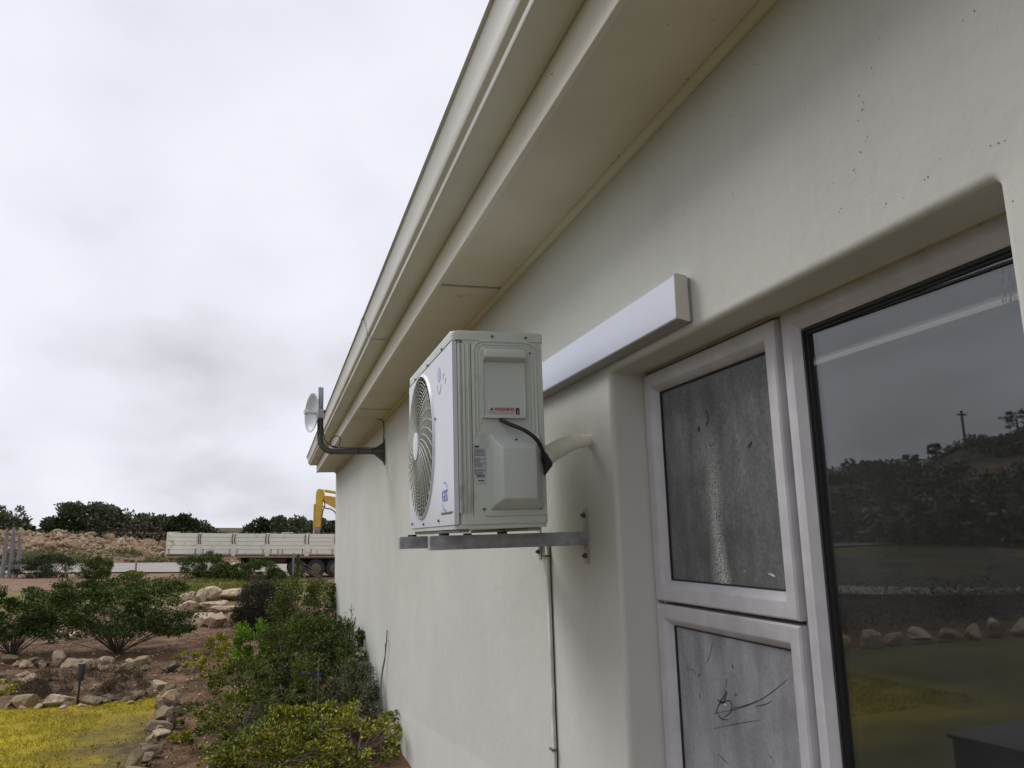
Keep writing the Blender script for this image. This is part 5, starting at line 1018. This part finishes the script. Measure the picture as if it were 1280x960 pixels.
# ---------------------------------------------------------------- trailer (drop-side flatbed) parked beyond the garden
TY = 35.0; tx0, tx1 = -4.03, 9.2; TILT = .034
tl = empty('flatbed_trailer', (0.9, TY, .10), label='long dirty white drop-side trailer parked beyond the garden', cat='trailer'); tl.rotation_euler = (0, TILT, 0)
def lx(x): return x - .9
DZ, DT = .90, 1.765                                     # bottom and top of the side boards above its ground
def tp(o): return o
edges = [(-4.03, -2.90), (-2.78, -1.62), (-1.48, -.33), (.27, 1.22), (1.40, 2.42), (2.56, 3.6), (3.75, 4.9), (5.05, 6.2), (6.35, 7.5), (7.65, 9.1)]
short = (-.18, .25)
for side_y, vis in ((-.0, 1), (2.4, 0)):
    for (a, b_) in edges + [short]:
        pb = bmesh.new(); nb = 5
        for k in range(nb):
            z0 = DZ + .05 + k * (DT - DZ - .05) / nb; z1 = z0 + (DT - DZ - .05) / nb - .010; box(pb, lx(a), lx(b_), side_y + .015, side_y + .045, z0 + (.004), z1, bev=.006, seg=1)
        box(pb, lx(a) + .01, lx(b_) - .01, side_y + .046, side_y + .055, DZ + .05, DT - .01)
        sp_ = build('side_board', pb, 'trailer_white', tl)
        for hx in (a + .06, b_ - .10):
            mbox('hinge', 'trailer_rust', sp_, lx(hx), lx(hx) + .035, side_y - .004, side_y + .014, DZ + .02, DZ + .26)
    xsp = [(-4.07, -4.035), (-2.895, -2.785), (-1.615, -1.485), (-.325, -.185), (.253, .267), (1.225, 1.395), (2.425, 2.555), (3.605, 3.745), (4.905, 5.045), (6.205, 6.345), (7.505, 7.645), (9.105, 9.2)]
    for a, b_ in xsp:
        post = mbox('stake_post', 'trailer_white', tl, lx(a), lx(b_), side_y + .0, side_y + .06, DZ - .03, DT + .01, bev=.004)
        if b_ - a > .05:
            for xx in (a + .004, b_ - .03):
                bm = bmesh.new(); tube(bm, spline([(lx(xx) + .01, side_y - .012, DT - .02), (lx(xx) - .012, side_y - .014, DT - .2), (lx(xx) + .01, side_y - .012, DT - .42)], 4), .02, 5); build('latch', bm, 'trailer_frame', post)
    mbox('side_rail', 'trailer_rust', tl, lx(-4.07), lx(9.2), side_y - .01, side_y + .055, DZ - .095, DZ - .032, bev=.006)
mbox('end_board', 'trailer_white', tl, lx(-4.07), lx(-4.03), .065, 2.395, DZ + .02, DT + .02, bev=.004); mbox('end_board', 'trailer_white', tl, lx(9.16), lx(9.2), .065, 2.395, DZ + .02, DT + .02, bev=.004)
mbox('deck', 'trailer_frame', tl, lx(-4.05), lx(9.18), .06, 2.39, DZ - .03, DZ + .01)
for y in (.75, 1.55): mbox('chassis_beam', 'trailer_frame', tl, lx(-1.2), lx(9.0), y, y + .1, DZ - .36, DZ - .035)
for x in (-1.25, -.95): mbox('landing_leg', 'trailer_frame', tl, lx(x), lx(x) + .12, .35, .5, DZ - .78, DZ - .035, bev=.005)
mbox('landing_leg', 'trailer_frame', tl, lx(-1.25), lx(-1.13), 1.9, 2.05, DZ - .78, DZ - .035)
bm = bmesh.new(); prism(bm, [(lx(-.9), DZ - .035), (lx(.6), DZ - .035), (lx(.5), DZ - .30), (lx(-.2), DZ - .26), (lx(-.5), DZ - .15)], 'y', .3, .36); build('tool_box', bm, 'trailer_frame', tl)
mbox('top_ledge', 'trailer_white', tl, lx(.27), lx(.75), .01, .09, DT + .012, DT + .05); mbox('top_ledge', 'trailer_white', tl, lx(-4.0), lx(-3.6), .01, .09, DT + .012, DT + .04)
def wheel(x, y, par, R2=.37):
    bm = bmesh.new(); tube(bm, [(x, y, R2), (x, y + .03, R2), (x, y + .22, R2), (x, y + .25, R2)], [R2 * .92, R2, R2, R2 * .92], 28); wh = build('wheel', bm, 'tyre', par, smooth=True)
    bm = bmesh.new(); tube(bm, [(x, y - .012, R2), (x, y - .010, R2), (x, y - .002, R2)], [R2 * .2, R2 * .5, R2 * .56], 20); tube(bm, [(x, y - .06, R2), (x, y - .012, R2)], [R2 * .16, R2 * .2], 12); build('rim', bm, 'wheel_rim', wh, smooth=True)
for x in (.95, 1.72, 2.49):
    for y in (.05, 2.05): wheel(lx(x), y, tl)
    mbox('axle', 'trailer_frame', tl, lx(x) - .05, lx(x) + .05, .3, 2.05, .32, .42)
for x in (.95, 1.72, 2.49): mbox('mudguard', 'trailer_frame', tl, lx(x) - .36, lx(x) + .36, .02, .32, .765, .785)
# ---------------------------------------------------------------- excavator behind the trailer
EY = 42.
ex = empty('excavator', (5.6, EY, float(hgt(5.6, EY))), label='yellow excavator with raised arm, mostly hidden behind the house corner', cat='excavator')
ez = float(hgt(5.6, EY))
def EX(x, z): return (x - 5.6, z + H0 - ez)
def ep_poly(name, pts, y0, y1, mt, bev=.02):
    bm = bmesh.new(); prism(bm, [EX(a, b_) for a, b_ in pts], 'y', y0, y1); bmesh.ops.bevel(bm, geom=bm.edges[:], offset=bev, segments=1, affect='EDGES'); return build(name, bm, mt, ex)
ep_poly('stick', [(2.02, 2.36), (2.12, 2.50), (2.34, 2.46), (2.44, 2.25), (2.38, 1.9), (2.26, .6), (1.98, .6), (2.0, 1.6)], -.16, .16, 'digger_yellow')
ep_poly('stick_end', [(1.99, .597), (2.255, .597), (2.2, -.05), (2.0, -.05)], -.14, .14, 'bucket_steel')
ep_poly('boom', [(2.40, 2.16), (2.7, 2.12), (3.6, 1.95), (4.6, 1.2), (5.5, .2), (5.1, -.05), (4.3, .75), (3.5, 1.32), (3.0, 1.50), (2.62, 1.72), (2.40, 1.85)], -.2, .2, 'digger_yellow')
def ep_rod(name, a, b_, r1, mt, y=0.): 
    bm = bmesh.new(); p0, p1_ = EX(*a), EX(*b_); tube(bm, [(p0[0], y, p0[1]), (p1_[0], y, p1_[1])], r1, 10); return build(name, bm, mt, ex, smooth=True)
ep_rod('stick_ram', (2.46, 2.40), (3.9, 2.12), .075, 'digger_yellow'); ep_rod('ram_rod', (2.28, 2.44), (2.5, 2.395), .04, 'steel_bright')
ep_rod('bucket_ram', (1.965, 1.75), (1.955, .55), .06, 'digger_yellow'); ep_rod('ram_rod', (1.955, .55), (1.92, .05), .04, 'steel_bright')
bm = bmesh.new(); P = [(2.36, 1.62), (2.5, 1.52), (2.72, 1.48), (2.95, 1.3), (3.05, .9)]; tube(bm, spline([(EX(a, b_)[0], -.2, EX(a, b_)[1]) for a, b_ in P], 5), .03, 6); build('hydraulic_hose', bm, 'digger_black', ex, smooth=True)
bm = bmesh.new(); P = [(2.36, 1.95), (2.45, 1.7), (2.33, 1.3), (2.31, .7)]; tube(bm, spline([(EX(a, b_)[0], -.19, EX(a, b_)[1]) for a, b_ in P], 5), .028, 6); build('hydraulic_hose', bm, 'digger_black', ex, smooth=True)
ep_poly('bucket', [(2.25, -.06), (1.95, -.06), (1.75, -.45), (1.85, -.85), (2.25, -1.0), (2.45, -.75), (2.3, -.5)], -.45, .45, 'bucket_steel')
ep_poly('engine_house', [(5.2, -.6), (5.2, .35), (7.9, .35), (8.1, .1), (8.1, -.6)], -1.25, 1.25, 'digger_yellow', .05)
ep_poly('cab', [(4.7, -.6), (4.6, .2), (4.9, 1.35), (6.0, 1.35), (6.1, -.6)], -1.3, -.3, 'digger_yellow', .04); ep_poly('cab_window', [(4.85, .1), (5.0, 1.2), (5.85, 1.2), (5.9, .1)], -1.312, -1.29, 'cab_glass', .004)
ep_poly('turntable', [(5.4, -.8), (5.4, -.605), (7.2, -.605), (7.2, -.8)], -.7, .7, 'digger_black')
gz = ez - H0
for y in (-1.3, .75):
    pts = [(4.6 + .35 * math.cos(math.radians(a_)), gz + .40 + .38 * math.sin(math.radians(a_))) for a_ in range(90, 271, 20)] + [(8.0 + .35 * math.cos(math.radians(a_)), gz + .40 + .38 * math.sin(math.radians(a_))) for a_ in range(-90, 91, 20)]
    ep_poly('track', pts, y, y + .55, 'digger_black', .02)
